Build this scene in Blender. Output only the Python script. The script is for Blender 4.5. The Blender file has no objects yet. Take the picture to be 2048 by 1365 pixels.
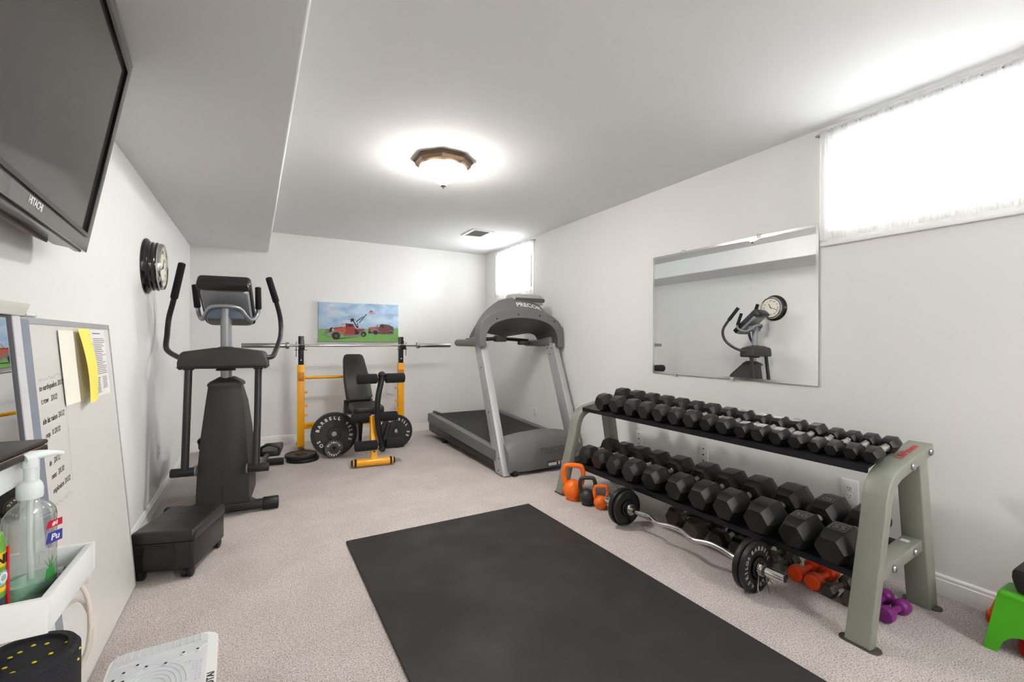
import bpy, bmesh, math, random
from mathutils import Vector, Matrix, Euler

SC = bpy.context.scene
COL = SC.collection
R = math.radians
PI = math.pi

# ------------------------------------------------------------------ camera
def make_camera():
    yaw, pitch, roll, f = 0.5117, 0.0001, 0.0040, 902.67
    F = Vector((math.sin(yaw)*math.cos(pitch), math.cos(yaw)*math.cos(pitch), math.sin(pitch)))
    Rt = Vector((math.cos(yaw), -math.sin(yaw), 0)); U = Rt.cross(F)
    R2 = Rt*math.cos(roll) + U*math.sin(roll); U2 = R2.cross(F)
    cd = bpy.data.cameras.new('camera'); co = bpy.data.objects.new('camera', cd); COL.objects.link(co)
    M = Matrix((R2, U2, -F)).transposed().to_4x4(); M.translation = Vector((0, 0, 1.2))
    co.matrix_world = M
    cd.sensor_fit = 'HORIZONTAL'; cd.sensor_width = 36.0; cd.lens = f*36.0/2048.0
    cd.clip_start = 0.02; cd.clip_end = 100
    SC.camera = co
make_camera()

# ------------------------------------------------------------------ world, lights, exposure
XL, XR, YB, YF, HC = -0.639, 2.844, 5.862, -2.6, 2.439
w = bpy.data.worlds.new('daylight'); SC.world = w; w.use_nodes = True
bg = w.node_tree.nodes['Background']
bg.inputs['Color'].default_value = (0.93, 0.97, 1.0, 1)
_nt = w.node_tree      # bright overcast sky above darker ground
_tc = _nt.nodes.new('ShaderNodeTexCoord'); _sp = _nt.nodes.new('ShaderNodeSeparateXYZ'); _mr = _nt.nodes.new('ShaderNodeMapRange')
_mr.inputs['From Min'].default_value = -0.12; _mr.inputs['From Max'].default_value = 0.12
_mr.inputs['To Min'].default_value = 9.0; _mr.inputs['To Max'].default_value = 36.0
_nt.links.new(_tc.outputs['Generated'], _sp.inputs[0]); _nt.links.new(_sp.outputs['Z'], _mr.inputs['Value']); _nt.links.new(_mr.outputs[0], bg.inputs['Strength'])
SC.view_settings.view_transform = 'Standard'; SC.view_settings.look = 'None'
SC.view_settings.exposure = 0.76; SC.view_settings.gamma = 1.0
SC.view_settings.use_curve_mapping = False
SC.cycles.use_denoising = True
LAMP_POWER = 78.0           # light given off by the bowl of the ceiling lamp
def area_light(name, loc, target, size, power, color=(1, 1, 1), size_y=None):
    ld = bpy.data.lights.new(name, 'AREA'); ld.energy = power; ld.color = color; ld.size = size
    if size_y: ld.shape = 'RECTANGLE'; ld.size_y = size_y
    o = bpy.data.objects.new(name, ld); COL.objects.link(o); o.location = loc
    o.rotation_euler = (Vector(target)-Vector(loc)).to_track_quat('-Z', 'Y').to_euler()
    return o
# point source for the fill light added behind the camera
def point_light(name, loc, radius, power, color):
    ld = bpy.data.lights.new(name, 'POINT'); ld.energy = power; ld.shadow_soft_size = radius; ld.color = color
    o = bpy.data.objects.new(name, ld); COL.objects.link(o); o.location = loc; return o
# brighter open sky outside the far window
area_light('daylight_far_window', (XR+.55, 4.99, 2.15), (XR-1.0, 4.99, 1.75), 0.9, 48, (0.95, 0.98, 1.0), .7)
point_light('unseen_fill_light', (2.0, -1.7, 2.15), 0.12, 58, (1.0, 1.0, 0.99))  # added fill behind the camera, brightens the room; no lamp is modelled there

# ------------------------------------------------------------------ helpers: materials
def s2l(c):
    c = c/255.0
    return c/12.92 if c <= 0.04045 else ((c+0.055)/1.055)**2.4
def lin(rgb): return (s2l(rgb[0]), s2l(rgb[1]), s2l(rgb[2]), 1.0)
MATS = {}
def mat(name, rgb, rough=0.5, metal=0.0, spec=0.5, var=0.06, vscale=8.0, bump=0.0, bscale=120.0, coat=0.0, trans=0.0, ior=1.45, emit=0.0, emit_rgb=None):
    if name in MATS: return MATS[name]
    m = bpy.data.materials.new(name); m.use_nodes = True; MATS[name] = m
    nt = m.node_tree; b = nt.nodes['Principled BSDF']
    b.inputs['Roughness'].default_value = rough; b.inputs['Metallic'].default_value = metal
    b.inputs['Specular IOR Level'].default_value = spec
    b.inputs['Coat Weight'].default_value = coat; b.inputs['Transmission Weight'].default_value = trans
    b.inputs['IOR'].default_value = ior
    tc = nt.nodes.new('ShaderNodeTexCoord')
    if var > 0:
        n = nt.nodes.new('ShaderNodeTexNoise'); n.inputs['Scale'].default_value = vscale; n.inputs['Detail'].default_value = 5
        nt.links.new(tc.outputs['Object'], n.inputs['Vector'])
        mx = nt.nodes.new('ShaderNodeMix'); mx.data_type = 'RGBA'
        c = lin(rgb)
        mx.inputs['A'].default_value = tuple(x*(1-var) for x in c[:3])+(1,)
        mx.inputs['B'].default_value = tuple(min(1, x*(1+var)) for x in c[:3])+(1,)
        nt.links.new(n.outputs['Fac'], mx.inputs['Factor']); nt.links.new(mx.outputs['Result'], b.inputs['Base Color'])
    else:
        b.inputs['Base Color'].default_value = lin(rgb)
    if bump > 0:
        n2 = nt.nodes.new('ShaderNodeTexNoise'); n2.inputs['Scale'].default_value = bscale; n2.inputs['Detail'].default_value = 3
        nt.links.new(tc.outputs['Object'], n2.inputs['Vector'])
        bp = nt.nodes.new('ShaderNodeBump'); bp.inputs['Strength'].default_value = bump; bp.inputs['Distance'].default_value = 0.004
        nt.links.new(n2.outputs['Fac'], bp.inputs['Height']); nt.links.new(bp.outputs['Normal'], b.inputs['Normal'])
    if emit > 0:
        b.inputs['Emission Color'].default_value = lin(emit_rgb or rgb); b.inputs['Emission Strength'].default_value = emit
    return m

def carpet_material():
    m = bpy.data.materials.new('carpet_pile'); m.use_nodes = True; nt = m.node_tree; b = nt.nodes['Principled BSDF']
    b.inputs['Roughness'].default_value = 1.0; b.inputs['Specular IOR Level'].default_value = 0.1
    tc = nt.nodes.new('ShaderNodeTexCoord')
    def noise(scale, detail, rough=0.6):
        n = nt.nodes.new('ShaderNodeTexNoise'); n.inputs['Scale'].default_value = scale; n.inputs['Detail'].default_value = detail
        n.inputs['Roughness'].default_value = rough
        nt.links.new(tc.outputs['Object'], n.inputs['Vector']); return n
    fine = noise(190, 4, 0.75); mid = noise(55, 3); big = noise(3.2, 4)
    r = nt.nodes.new('ShaderNodeValToRGB')
    e = r.color_ramp.elements
    e[0].position = 0.37; e[0].color = lin((98, 88, 84)); e[1].position = 0.62; e[1].color = lin((246, 237, 234))
    k = e.new(0.46); k.color = lin((214, 203, 198))
    nt.links.new(fine.outputs['Fac'], r.inputs['Fac'])
    mx = nt.nodes.new('ShaderNodeMix'); mx.data_type = 'RGBA'; mx.blend_type = 'MULTIPLY'; mx.inputs['Factor'].default_value = 1.0
    r2 = nt.nodes.new('ShaderNodeValToRGB'); e2 = r2.color_ramp.elements
    e2[0].position = 0.3; e2[0].color = (0.74, 0.73, 0.72, 1); e2[1].position = 0.68; e2[1].color = (1, 1, 1, 1)
    add = nt.nodes.new('ShaderNodeMath'); add.operation = 'MULTIPLY_ADD'; add.inputs[1].default_value = 0.5
    hb = nt.nodes.new('ShaderNodeMath'); hb.operation = 'MULTIPLY'; hb.inputs[1].default_value = 0.5
    nt.links.new(big.outputs['Fac'], hb.inputs[0])
    nt.links.new(mid.outputs['Fac'], add.inputs[0]); nt.links.new(hb.outputs[0], add.inputs[2]); nt.links.new(add.outputs[0], r2.inputs['Fac'])
    nt.links.new(r.outputs['Color'], mx.inputs['A']); nt.links.new(r2.outputs['Color'], mx.inputs['B'])
    nt.links.new(mx.outputs['Result'], b.inputs['Base Color'])
    bp = nt.nodes.new('ShaderNodeBump'); bp.inputs['Strength'].default_value = 0.7; bp.inputs['Distance'].default_value = 0.008
    nt.links.new(fine.outputs['Fac'], bp.inputs['Height']); nt.links.new(bp.outputs['Normal'], b.inputs['Normal'])
    return m

def curtain_material():
    """sheer white weave: even translucent cloth with denser vertical stripes"""
    m = bpy.data.materials.new('sheer_curtain_cloth'); m.use_nodes = True; nt = m.node_tree
    for n in list(nt.nodes): nt.nodes.remove(n)
    out = nt.nodes.new('ShaderNodeOutputMaterial')
    tr = nt.nodes.new('ShaderNodeBsdfTranslucent'); tr.inputs['Color'].default_value = (0.95, 0.95, 0.93, 1)
    di = nt.nodes.new('ShaderNodeBsdfDiffuse'); di.inputs['Color'].default_value = (0.93, 0.93, 0.91, 1)
    tp = nt.nodes.new('ShaderNodeBsdfTransparent')
    m1 = nt.nodes.new('ShaderNodeMixShader'); m1.inputs[0].default_value = 0.45
    nt.links.new(tr.outputs[0], m1.inputs[1]); nt.links.new(di.outputs[0], m1.inputs[2])
    tc = nt.nodes.new('ShaderNodeTexCoord'); sp = nt.nodes.new('ShaderNodeSeparateXYZ'); nt.links.new(tc.outputs['Object'], sp.inputs[0])
    md = nt.nodes.new('ShaderNodeMath'); md.operation = 'FRACT'
    ml = nt.nodes.new('ShaderNodeMath'); ml.operation = 'MULTIPLY'; ml.inputs[1].default_value = 7.0
    nt.links.new(sp.outputs['Y'], ml.inputs[0]); nt.links.new(ml.outputs[0], md.inputs[0])
    lt = nt.nodes.new('ShaderNodeMath'); lt.operation = 'LESS_THAN'; lt.inputs[1].default_value = 0.36; nt.links.new(md.outputs[0], lt.inputs[0])
    mr = nt.nodes.new('ShaderNodeMapRange'); mr.inputs['To Min'].default_value = 0.56; mr.inputs['To Max'].default_value = 0.68
    nt.links.new(lt.outputs[0], mr.inputs['Value'])
    m2 = nt.nodes.new('ShaderNodeMixShader'); nt.links.new(mr.outputs[0], m2.inputs[0])
    nt.links.new(tp.outputs[0], m2.inputs[1]); nt.links.new(m1.outputs[0], m2.inputs[2]); nt.links.new(m2.outputs[0], out.inputs[0])
    return m

def glass_pane_material():
    m = bpy.data.materials.new('window_glass'); m.use_nodes = True; nt = m.node_tree
    for n in list(nt.nodes): nt.nodes.remove(n)
    out = nt.nodes.new('ShaderNodeOutputMaterial'); tp = nt.nodes.new('ShaderNodeBsdfTransparent'); gl = nt.nodes.new('ShaderNodeBsdfGlossy')
    gl.inputs['Roughness'].default_value = 0.02; fr = nt.nodes.new('ShaderNodeFresnel'); mx = nt.nodes.new('ShaderNodeMixShader')
    nt.links.new(fr.outputs[0], mx.inputs[0]); nt.links.new(tp.outputs[0], mx.inputs[1]); nt.links.new(gl.outputs[0], mx.inputs[2]); nt.links.new(mx.outputs[0], out.inputs[0])
    return m

# ------------------------------------------------------------------ helpers: geometry
class MB:
    """collects shapes and links them as ONE mesh object"""
    def __init__(s): s.bm = bmesh.new(); s.mi = 0
    def add(s, tb, M=None):
        if M is not None: tb.transform(M)
        bmesh.ops.recalc_face_normals(tb, faces=tb.faces[:])
        for f in tb.faces: f.material_index = s.mi; f.smooth = True
        me = bpy.data.meshes.new('tmp'); tb.to_mesh(me); tb.free(); s.bm.from_mesh(me); bpy.data.meshes.remove(me)
        return s
    def m(s, i): s.mi = i; return s
    def box(s, lo, hi, bev=0.0, seg=2, M=None):
        tb = bmesh.new(); bmesh.ops.create_cube(tb, size=1)
        d = [hi[i]-lo[i] for i in range(3)]
        for v in tb.verts: v.co = Vector([(lo[i]+hi[i])/2+v.co[i]*d[i] for i in range(3)])
        if bev > 0: bmesh.ops.bevel(tb, geom=tb.edges[:], offset=min(bev, 0.49*min(abs(x) for x in d)), segments=seg, profile=0.5, affect='EDGES')
        return s.add(tb, M)
    def prism(s, poly, axis, a, b, bev=0.0, seg=2, M=None):
        tb = bmesh.new()
        def P(p, t): return {'x': (t, p[0], p[1]), 'y': (p[0], t, p[1]), 'z': (p[0], p[1], t)}[axis]
        va = [tb.verts.new(P(p, a)) for p in poly]; vb = [tb.verts.new(P(p, b)) for p in poly]
        n = len(poly); tb.faces.new(va); tb.faces.new(vb[::-1])
        for i in range(n): tb.faces.new((va[i], vb[i], vb[(i+1) % n], va[(i+1) % n]))
        if bev > 0:
            bmesh.ops.recalc_face_normals(tb, faces=tb.faces[:])
            es = [e for e in tb.edges if e.calc_face_angle(0) > R(25)]
            bmesh.ops.bevel(tb, geom=es, offset=bev, segments=seg, profile=0.5, affect='EDGES')
        return s.add(tb, M)
    def ring_prism(s, outer, inner, axis, a, b, M=None):
        """a plate with a hole: outer and inner outlines with the same number of points"""
        tb = bmesh.new()
        def P(p, t): return {'x': (t, p[0], p[1]), 'y': (p[0], t, p[1]), 'z': (p[0], p[1], t)}[axis]
        oa = [tb.verts.new(P(p, a)) for p in outer]; ob = [tb.verts.new(P(p, b)) for p in outer]
        ia = [tb.verts.new(P(p, a)) for p in inner]; ib = [tb.verts.new(P(p, b)) for p in inner]
        n = len(outer)
        for i in range(n):
            j = (i+1) % n
            tb.faces.new((oa[i], oa[j], ia[j], ia[i])); tb.faces.new((ob[i], ib[i], ib[j], ob[j]))
            tb.faces.new((oa[i], ob[i], ob[j], oa[j])); tb.faces.new((ia[i], ia[j], ib[j], ib[i]))
        return s.add(tb, M)
    def loft(s, rings, caps=True, closed=True, loop=False, M=None):
        tb = bmesh.new(); vs = [[tb.verts.new(p) for p in r] for r in rings]; n = len(rings[0])
        pairs = [(i, i+1) for i in range(len(vs)-1)] + ([(len(vs)-1, 0)] if loop else [])
        for i, i2 in pairs:
            for j in range(n if closed else n-1):
                k = (j+1) % n
                tb.faces.new((vs[i][j], vs[i][k], vs[i2][k], vs[i2][j]))
        if caps and closed and not loop:
            tb.faces.new(vs[0]); tb.faces.new(vs[-1][::-1])
        return s.add(tb, M)
    def lathe(s, prof, n=32, M=None, caps=True):
        """profile of (radius, z), turned about local z"""
        rings = [[(max(r, 1e-5)*math.cos(2*PI*k/n), max(r, 1e-5)*math.sin(2*PI*k/n), z) for k in range(n)] for r, z in prof]
        return s.loft(rings, caps, M=M)
    def cyl(s, p0, p1, r, r2=None, n=20, bev=0.0):
        p0 = Vector(p0); p1 = Vector(p1); d = p1-p0; L = d.length
        M = Matrix.Translation(p0) @ d.to_track_quat('Z', 'Y').to_matrix().to_4x4()
        r2 = r if r2 is None else r2
        if bev > 0: return s.lathe([(r-bev, 0), (r-bev*0.3, bev*0.3), (r, bev), (r2, L-bev), (r2-bev*0.3, L-bev*0.3), (r2-bev, L)], n, M)
        return s.lathe([(r, 0), (r2, L)], n, M)
    def tube(s, pts, r, n=12, sub=6, closed=False, caps=True, flat=1.0):
        P = [Vector(p) for p in pts]; out = []; rr = []
        rs = r if isinstance(r, (list, tuple)) else [r]*len(P)
        N = len(P); segs = N if closed else N-1
        if sub > 1 and N > 2:
            for i in range(segs):
                if closed: a, b, c, d = P[(i-1) % N], P[i], P[(i+1) % N], P[(i+2) % N]
                else: a = P[max(i-1, 0)]; b = P[i]; c = P[i+1]; d = P[min(i+2, N-1)]
                for k in range(sub):
                    t = k/sub; t2 = t*t; t3 = t2*t
                    out.append(0.5*((2*b)+(-a+c)*t+(2*a-5*b+4*c-d)*t2+(-a+3*b-3*c+d)*t3))
                    rr.append(rs[i]*(1-t)+rs[(i+1) % N]*t)
            if not closed: out.append(P[-1]); rr.append(rs[-1])
        else: out = P; rr = list(rs)
        tn = []
        for i in range(len(out)):
            if closed: d = out[(i+1) % len(out)]-out[i-1]
            else: d = out[min(i+1, len(out)-1)]-out[max(i-1, 0)]
            tn.append(d.normalized())
        u = tn[0].orthogonal().normalized(); rings = []
        for i, p in enumerate(out):
            u = (u-tn[i]*u.dot(tn[i])).normalized(); v = tn[i].cross(u)
            rings.append([tuple(p+(u*math.cos(2*PI*k/n)+v*math.sin(2*PI*k/n)*flat)*rr[i]) for k in range(n)])
        return s.loft(rings, caps=caps, loop=closed)
    def sweep(s, pts, wv, half_w, half_t, bev=0.0):
        """rectangular bar along pts (polyline), wv = width direction"""
        P = [Vector(p) for p in pts]; wv = Vector(wv).normalized(); rings = []
        for i, p in enumerate(P):
            a = (P[i]-P[i-1]).normalized() if i > 0 else None; b = (P[i+1]-P[i]).normalized() if i < len(P)-1 else None
            t = ((a or b)+(b or a)).normalized(); nrm = wv.cross(t).normalized()
            k = 1.0
            if a and b: k = 1.0/max(0.5, math.sqrt((1+a.dot(b))/2))
            rings.append([tuple(p+wv*half_w*x+nrm*half_t*k*y) for x, y in ((1, 1), (-1, 1), (-1, -1), (1, -1))])
        tb = bmesh.new(); vs = [[tb.verts.new(q) for q in r] for r in rings]
        for i in range(len(vs)-1):
            for j in range(4): tb.faces.new((vs[i][j], vs[i][(j+1) % 4], vs[i+1][(j+1) % 4], vs[i+1][j]))
        tb.faces.new(vs[0]); tb.faces.new(vs[-1][::-1])
        if bev > 0:
            bmesh.ops.recalc_face_normals(tb, faces=tb.faces[:])
            bmesh.ops.bevel(tb, geom=[e for e in tb.edges if e.calc_face_angle(0) > R(50)], offset=bev, segments=2, profile=0.5, affect='EDGES')
        return s.add(tb)
    def ball(s, c, r, sc=(1, 1, 1), u=20, v=12, M=None):
        tb = bmesh.new(); bmesh.ops.create_uvsphere(tb, u_segments=u, v_segments=v, radius=r)
        for q in tb.verts: q.co = Vector((c[0]+q.co.x*sc[0], c[1]+q.co.y*sc[1], c[2]+q.co.z*sc[2]))
        return s.add(tb, M)
    def poly(s, pts, M=None):
        tb = bmesh.new(); tb.faces.new([tb.verts.new(p) for p in pts])
        for f in tb.faces: f.material_index = s.mi
        if M is not None: tb.transform(M)
        me = bpy.data.meshes.new('tmp'); tb.to_mesh(me); tb.free(); s.bm.from_mesh(me); bpy.data.meshes.remove(me)
        return s
    def text(s, body, size, M, extrude=0.0006, align='CENTER', shear=0.0, bold=0.0, space=1.0):
        cu = bpy.data.curves.new('tmp_text', 'FONT'); cu.body = body; cu.size = size; cu.extrude = extrude
        cu.align_x = align; cu.align_y = 'CENTER'; cu.shear = shear; cu.offset = bold; cu.space_character = space; cu.resolution_u = 3
        ob = bpy.data.objects.new('tmp_text', cu); me = bpy.data.meshes.new_from_object(ob)
        tb = bmesh.new(); tb.from_mesh(me); tb.transform(M)
        for f in tb.faces: f.material_index = s.mi
        bpy.data.objects.remove(ob); bpy.data.curves.remove(cu); bpy.data.meshes.remove(me)
        me = bpy.data.meshes.new('tmp'); tb.to_mesh(me); tb.free(); s.bm.from_mesh(me); bpy.data.meshes.remove(me)
        return s
    def text_map(s, body, size, fn, bold=0.0, M=Matrix.Identity(4)):
        """letters bent onto a surface given by fn(x, y) -> point"""
        cu = bpy.data.curves.new('tmp_text', 'FONT'); cu.body = body; cu.size = size; cu.offset = bold; cu.align_x = 'CENTER'; cu.align_y = 'CENTER'
        ob = bpy.data.objects.new('tmp_text', cu); me = bpy.data.meshes.new_from_object(ob)
        for v in me.vertices: q = M @ v.co; v.co = fn(q.x, q.y)
        for p in me.polygons: p.material_index = s.mi
        s.bm.from_mesh(me); bpy.data.objects.remove(ob); bpy.data.curves.remove(cu); bpy.data.meshes.remove(me)
        return s
    def ring_text(s, body, size, rad, a0, step, z, M=Matrix.Identity(4), bold=0.0, extrude=0.0008):
        """letters round a circle in local xy, clockwise from angle a0 (degrees), reading from the outside"""
        a = a0
        for ch in body:
            if ch != ' ':
                L = M @ Matrix.Translation((rad*math.cos(R(a)), rad*math.sin(R(a)), z)) @ Matrix.Rotation(R(a-90), 4, 'Z')
                s.text(ch, size, L, extrude, bold=bold)
            a -= step
        return s
    def build(s, name, mats, parent=None, angle=32):
        me = bpy.data.meshes.new(name); s.bm.to_mesh(me); s.bm.free()
        for mm in (mats if isinstance(mats, (list, tuple)) else [mats]): me.materials.append(mm)
        me.set_sharp_from_angle(angle=R(angle))
        o = bpy.data.objects.new(name, me); COL.objects.link(o)
        if parent is not None: o.parent = parent
        return o

def tag(o, label=None, cat=None, group=None, kind=None):
    if label: o['label'] = label
    if cat: o['category'] = cat
    if group: o['group'] = group
    if kind: o['kind'] = kind
    return o
def thing(name, label, cat, loc=(0, 0, 0), rotz=0.0, group=None):
    o = bpy.data.objects.new(name, None); COL.objects.link(o); o.location = loc; o.rotation_euler = (0, 0, rotz)
    o.empty_display_size = 0.1
    return tag(o, label, cat, group)
def dup(root, loc, rot=None, label=None, group=None):
    r = root.copy(); COL.objects.link(r); r.location = loc
    if rot is not None: r.rotation_euler = rot
    if label: r['label'] = label
    if group: r['group'] = group
    for ch in list(root.children):
        c = ch.copy(); COL.objects.link(c); c.parent = r
        for g in list(ch.children):
            d = g.copy(); COL.objects.link(d); d.parent = c
    return r
def struct(name, mb, m, parent=None, **k):
    o = mb.build(name, m, parent, **k)
    if parent is None: o['kind'] = 'structure'
    return o
def rect(x0, y0, x1, y1): return [(x0, y0), (x1, y0), (x1, y1), (x0, y1)]
def rrect(x0, y0, x1, y1, r, n=5):
    out = []
    for cx, cy, a in ((x1-r, y1-r, 0), (x0+r, y1-r, 90), (x0+r, y0+r, 180), (x1-r, y0+r, 270)):
        for k in range(n+1): out.append((cx+r*math.cos(R(a+90*k/n)), cy+r*math.sin(R(a+90*k/n))))
    return out
ORD = ['first', 'second', 'third', 'fourth', 'fifth', 'sixth', 'seventh', 'eighth', 'ninth', 'tenth', 'eleventh', 'twelfth', 'thirteenth', 'fourteenth', 'fifteenth', 'sixteenth', 'seventeenth']

# ------------------------------------------------------------------ shared materials
M_wall = mat('wall_paint', (233, 232, 230), 0.85, var=0.012, vscale=2, bump=0.04, bscale=300, spec=0.2)
M_ceil = mat('ceiling_paint', (228, 228, 228), 0.9, var=0.01, vscale=2, bump=0.05, bscale=260, spec=0.15)
M_trim = mat('white_trim_paint', (240, 240, 238), 0.45, var=0.01)
M_rub = mat('black_rubber', (24, 23, 23), 0.40, var=0.18, vscale=30, bump=0.12, bscale=400)
M_rubdark = mat('black_rubber_grey_print', (62, 60, 58), 0.5)
M_foam = mat('black_foam', (24, 24, 26), 0.85, var=0.2, vscale=60, bump=0.3, bscale=500)
M_blackp = mat('black_plastic', (26, 26, 27), 0.42, var=0.1)
M_darkp = mat('charcoal_plastic', (48, 46, 43), 0.5, var=0.05, bump=0.12, bscale=700)
M_darkm = mat('dark_painted_steel', (52, 50, 52), 0.32, 0.35, var=0.06)
M_silver = mat('silver_painted_steel', (150, 152, 156), 0.38, 0.75, var=0.05)
M_chrome = mat('chrome', (205, 203, 200), 0.12, 1.0, var=0.03, vscale=20)
M_knurl = mat('knurled_chrome', (190, 188, 184), 0.28, 1.0, var=0.15, vscale=300, bump=0.6, bscale=900)
M_steel = mat('bare_steel', (170, 168, 165), 0.25, 1.0, var=0.06)
M_white = mat('white_plastic', (238, 238, 236), 0.4, var=0.02)
M_ink = mat('dark_ink', (30, 30, 34), 0.6, var=0)
M_wht = mat('white_print', (228, 228, 226), 0.6, var=0)
M_yel = mat('yellow_painted_steel', (250, 174, 14), 0.35, 0.0, var=0.05, coat=0.3)
M_iron = mat('worn_iron', (78, 70, 62), 0.55, 0.3, var=0.25, vscale=25, bump=0.25, bscale=150)
M_plate = mat('black_enamelled_iron', (34, 34, 35), 0.45, 0.15, var=0.15, vscale=20, bump=0.15, bscale=200)

# ------------------------------------------------------------------ the room
tag(struct('floor', MB().box((XL-.2, YF-.2, -.1), (XR+.2, YB+.2, 0)), carpet_material()), 'beige speckled cut pile carpet over the whole room')
struct('ceiling', MB().box((XL-.2, YF-.2, HC), (XR+.25, YB+.2, HC+.1)), M_ceil)
struct('wall_left', MB().box((XL-.2, YF-.2, 0), (XL, YB+.2, HC)), M_wall)
struct('wall_back', MB().box((XL, YB, 0), (XR, YB+.2, HC)), M_wall)
struct('wall_front', MB().box((XL, YF-.2, 0), (XR, YF, HC)), M_wall)
W1 = (0.485, 1.345, 1.842, 2.352); W2 = (4.575, 5.405, 1.842, 2.352); CW = .06; CT = 2.393
mb = MB()
TH = 0.25
ys = [YF-.2, W1[0], W1[1], W2[0], W2[1], YB+.2]
for i in range(5):
    if i in (1, 3):
        wv = W1 if i == 1 else W2
        mb.box((XR, ys[i], 0), (XR+TH, ys[i+1], wv[2])); mb.box((XR, ys[i], wv[3]), (XR+TH, ys[i+1], HC))
    else: mb.box((XR, ys[i], 0), (XR+TH, ys[i+1], HC))
struct('wall_right', mb, M_wall)
# dropped soffit along the left wall, rounded corner bead
sk = 0.0079
def sx(y): return 0.0996+sk*(YB-y)
mb = MB(); prof = []
rb = 0.014
def sof(y):
    x = sx(y); p = [(XL, y, 2.204)]
    for k in range(6):
        a = -PI/2+PI/2*k/5
        p.append((x-rb+rb*math.cos(a), y, 2.204+rb+rb*math.sin(a)))
    p += [(x, y, HC), (XL, y, HC)]
    return p
mb.loft([sof(YF), sof(YB)])
tag(struct('soffit', mb, M_ceil), kind='structure')

def base_prof(h=.096): return [(0, 0), (.015, 0), (.015, h-.024), (.011, h-.020), (.011, h-.008), (.006, h), (0, h)]
mb = MB(); mb.prism([(XL+x, z) for x, z in base_prof()], 'y', YF, YB); struct('baseboard_left', mb, M_trim)
mb = MB(); mb.prism([(XR-x, z) for x, z in base_prof()], 'y', YF, YB); struct('baseboard_right', mb, M_trim)
mb = MB(); mb.prism([(YB-x, z) for x, z in base_prof()], 'x', XL+.015, XR-.015); struct('baseboard_back', mb, M_trim)

M_glass = glass_pane_material(); M_curt = curtain_material()
def window(n, W, lab):
    y0, y1, z0, z1 = W
    mb = MB(); xg = XR+0.17
    yc = (y0+y1)/2
    mb.ring_prism(rect(y0, z0, y1, z1), rect(y0+.045, z0+.045, y1-.045, z1-.045), 'x', xg-.03, xg+.03)
    mb.box((xg-.025, yc-.02, z0+.04), (xg+.025, yc+.02, z1-.04))
    fr = struct('window_%d' % n, mb, M_white)
    MB().box((xg-.003, y0+.04, z0+.04), (xg+.003, y1-.04, z1-.04)).build('glass_pane', M_glass, fr)
    mb = MB(); mb.box((XR-.016, y0-CW, 1.752), (XR+.0, y1+CW, 1.775), .003); mb.ring_prism(rect(y0-CW+.02, 1.77, y1+CW-.035, CT+.02), rect(y0, z0, y1, z1), 'x', XR-.008, XR); mb.box((XR-.014, y0+.0, z0-.003), (XR+.14, y1-.0, z0+.002))
    mb.build('sill', M_trim, fr)
    # curtain rod with bent ends and a pleated sheer panel on it
    t = thing('sheer_curtain', lab, 'curtain', (XR-.036, yc, CT), 0, 'sheer window curtains')
    h0 = (y1-y0)/2+CW; dz = 1.782-CT
    rod = MB(); rod.tube([(.034, -h0-.01, .0), (.02, -h0-.008, 0), (0, -h0+.03, 0), (0, 0, 0), (0, h0-.03, 0), (.02, h0+.008, 0), (.034, h0+.01, 0)], .006, 8)
    rod.build('curtain_rod', M_silver, t)
    cl = MB(); N = 160; rows = [.012, -.012, -.05, dz*.5, dz+.10, dz+.005, dz]
    vs = []
    for z in rows:
        row = []
        for k in range(N+1):
            y = -h0+.012+(2*h0-.024)*k/N
            a = .002 if z > -.06 else .005
            row.append((.012+.0 if False else -.009+a*math.sin(k*0.55+z*2)+.003*math.sin(k*1.7), y, z))
        vs.append(row)
    cl.loft(vs, caps=False, closed=False); cl.build('curtain_panel', M_curt, t)
window(1, W1, 'wide sheer white curtain over the high window beside the mirror')
window(2, W2, 'sheer white curtain over the high window behind the treadmill')

# ------------------------------------------------------------------ ceiling lamp and vent
M_bronze = mat('antique_bronze', (120, 98, 80), 0.4, 0.6, var=0.2, vscale=30)
def ceiling_lamp():
    t = thing('ceiling_light', 'lit ceiling lamp with frosted bowl and fluted bronze rim', 'lamp', (1.10, 2.93, HC))
    n = 8; mb = MB()
    def octo(r, z): return [(r*math.cos(2*PI*k/n+PI/8), r*math.sin(2*PI*k/n+PI/8), z) for k in range(n)]
    mb.loft([octo(.16, 0), octo(.20, -.004), octo(.205, -.016), octo(.192, -.026), octo(.186, -.046), octo(.165, -.062), octo(.150, -.062), octo(.150, -.02)])
    mb.build('rim', M_bronze, t, angle=20)
    b = MB(); prof = []
    for k in range(11):
        a = PI/2*k/10
        q = k/10; prof.append((max(.012, 0.160*(1-q**1.4)), -.062-.112*q**.92))
    b.lathe([(.15, -.05)]+prof, 40)
    b.build('glass_bowl', mat('lit_frosted_glass', (255, 244, 228), 0.5, var=0, emit=LAMP_POWER, emit_rgb=(255, 251, 245)), t)
    f = MB(); f.lathe([(.001, -.196), (.006, -.192), (.008, -.184), (.022, -.178), (.018, -.172), (.004, -.168)], 16); f.build('finial', M_bronze, t)
ceiling_lamp()
t = thing('ceiling_vent', 'small white ceiling air vent near the far corner', 'vent', (2.19, 4.72, HC))
mb = MB(); mb.ring_prism(rect(-.13, -.17, .13, .17), rect(-.095, -.135, .095, .135), 'z', -.008, 0); mb.build('vent_frame', M_white, t)
mb = MB()
for k in range(9):
    x = -.085+k*.021
    mb.prism([(x-.008, -.006), (x+.002, -.001), (x+.004, -.002), (x-.006, -.008)], 'y', -.135, .135)
mb.m(1).box((-.095, -.135, -.001), (.095, .135, 0))
mb.build('louvers', [M_white, mat('vent_shadow_grey', (120, 120, 120), .8)], t)

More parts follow.
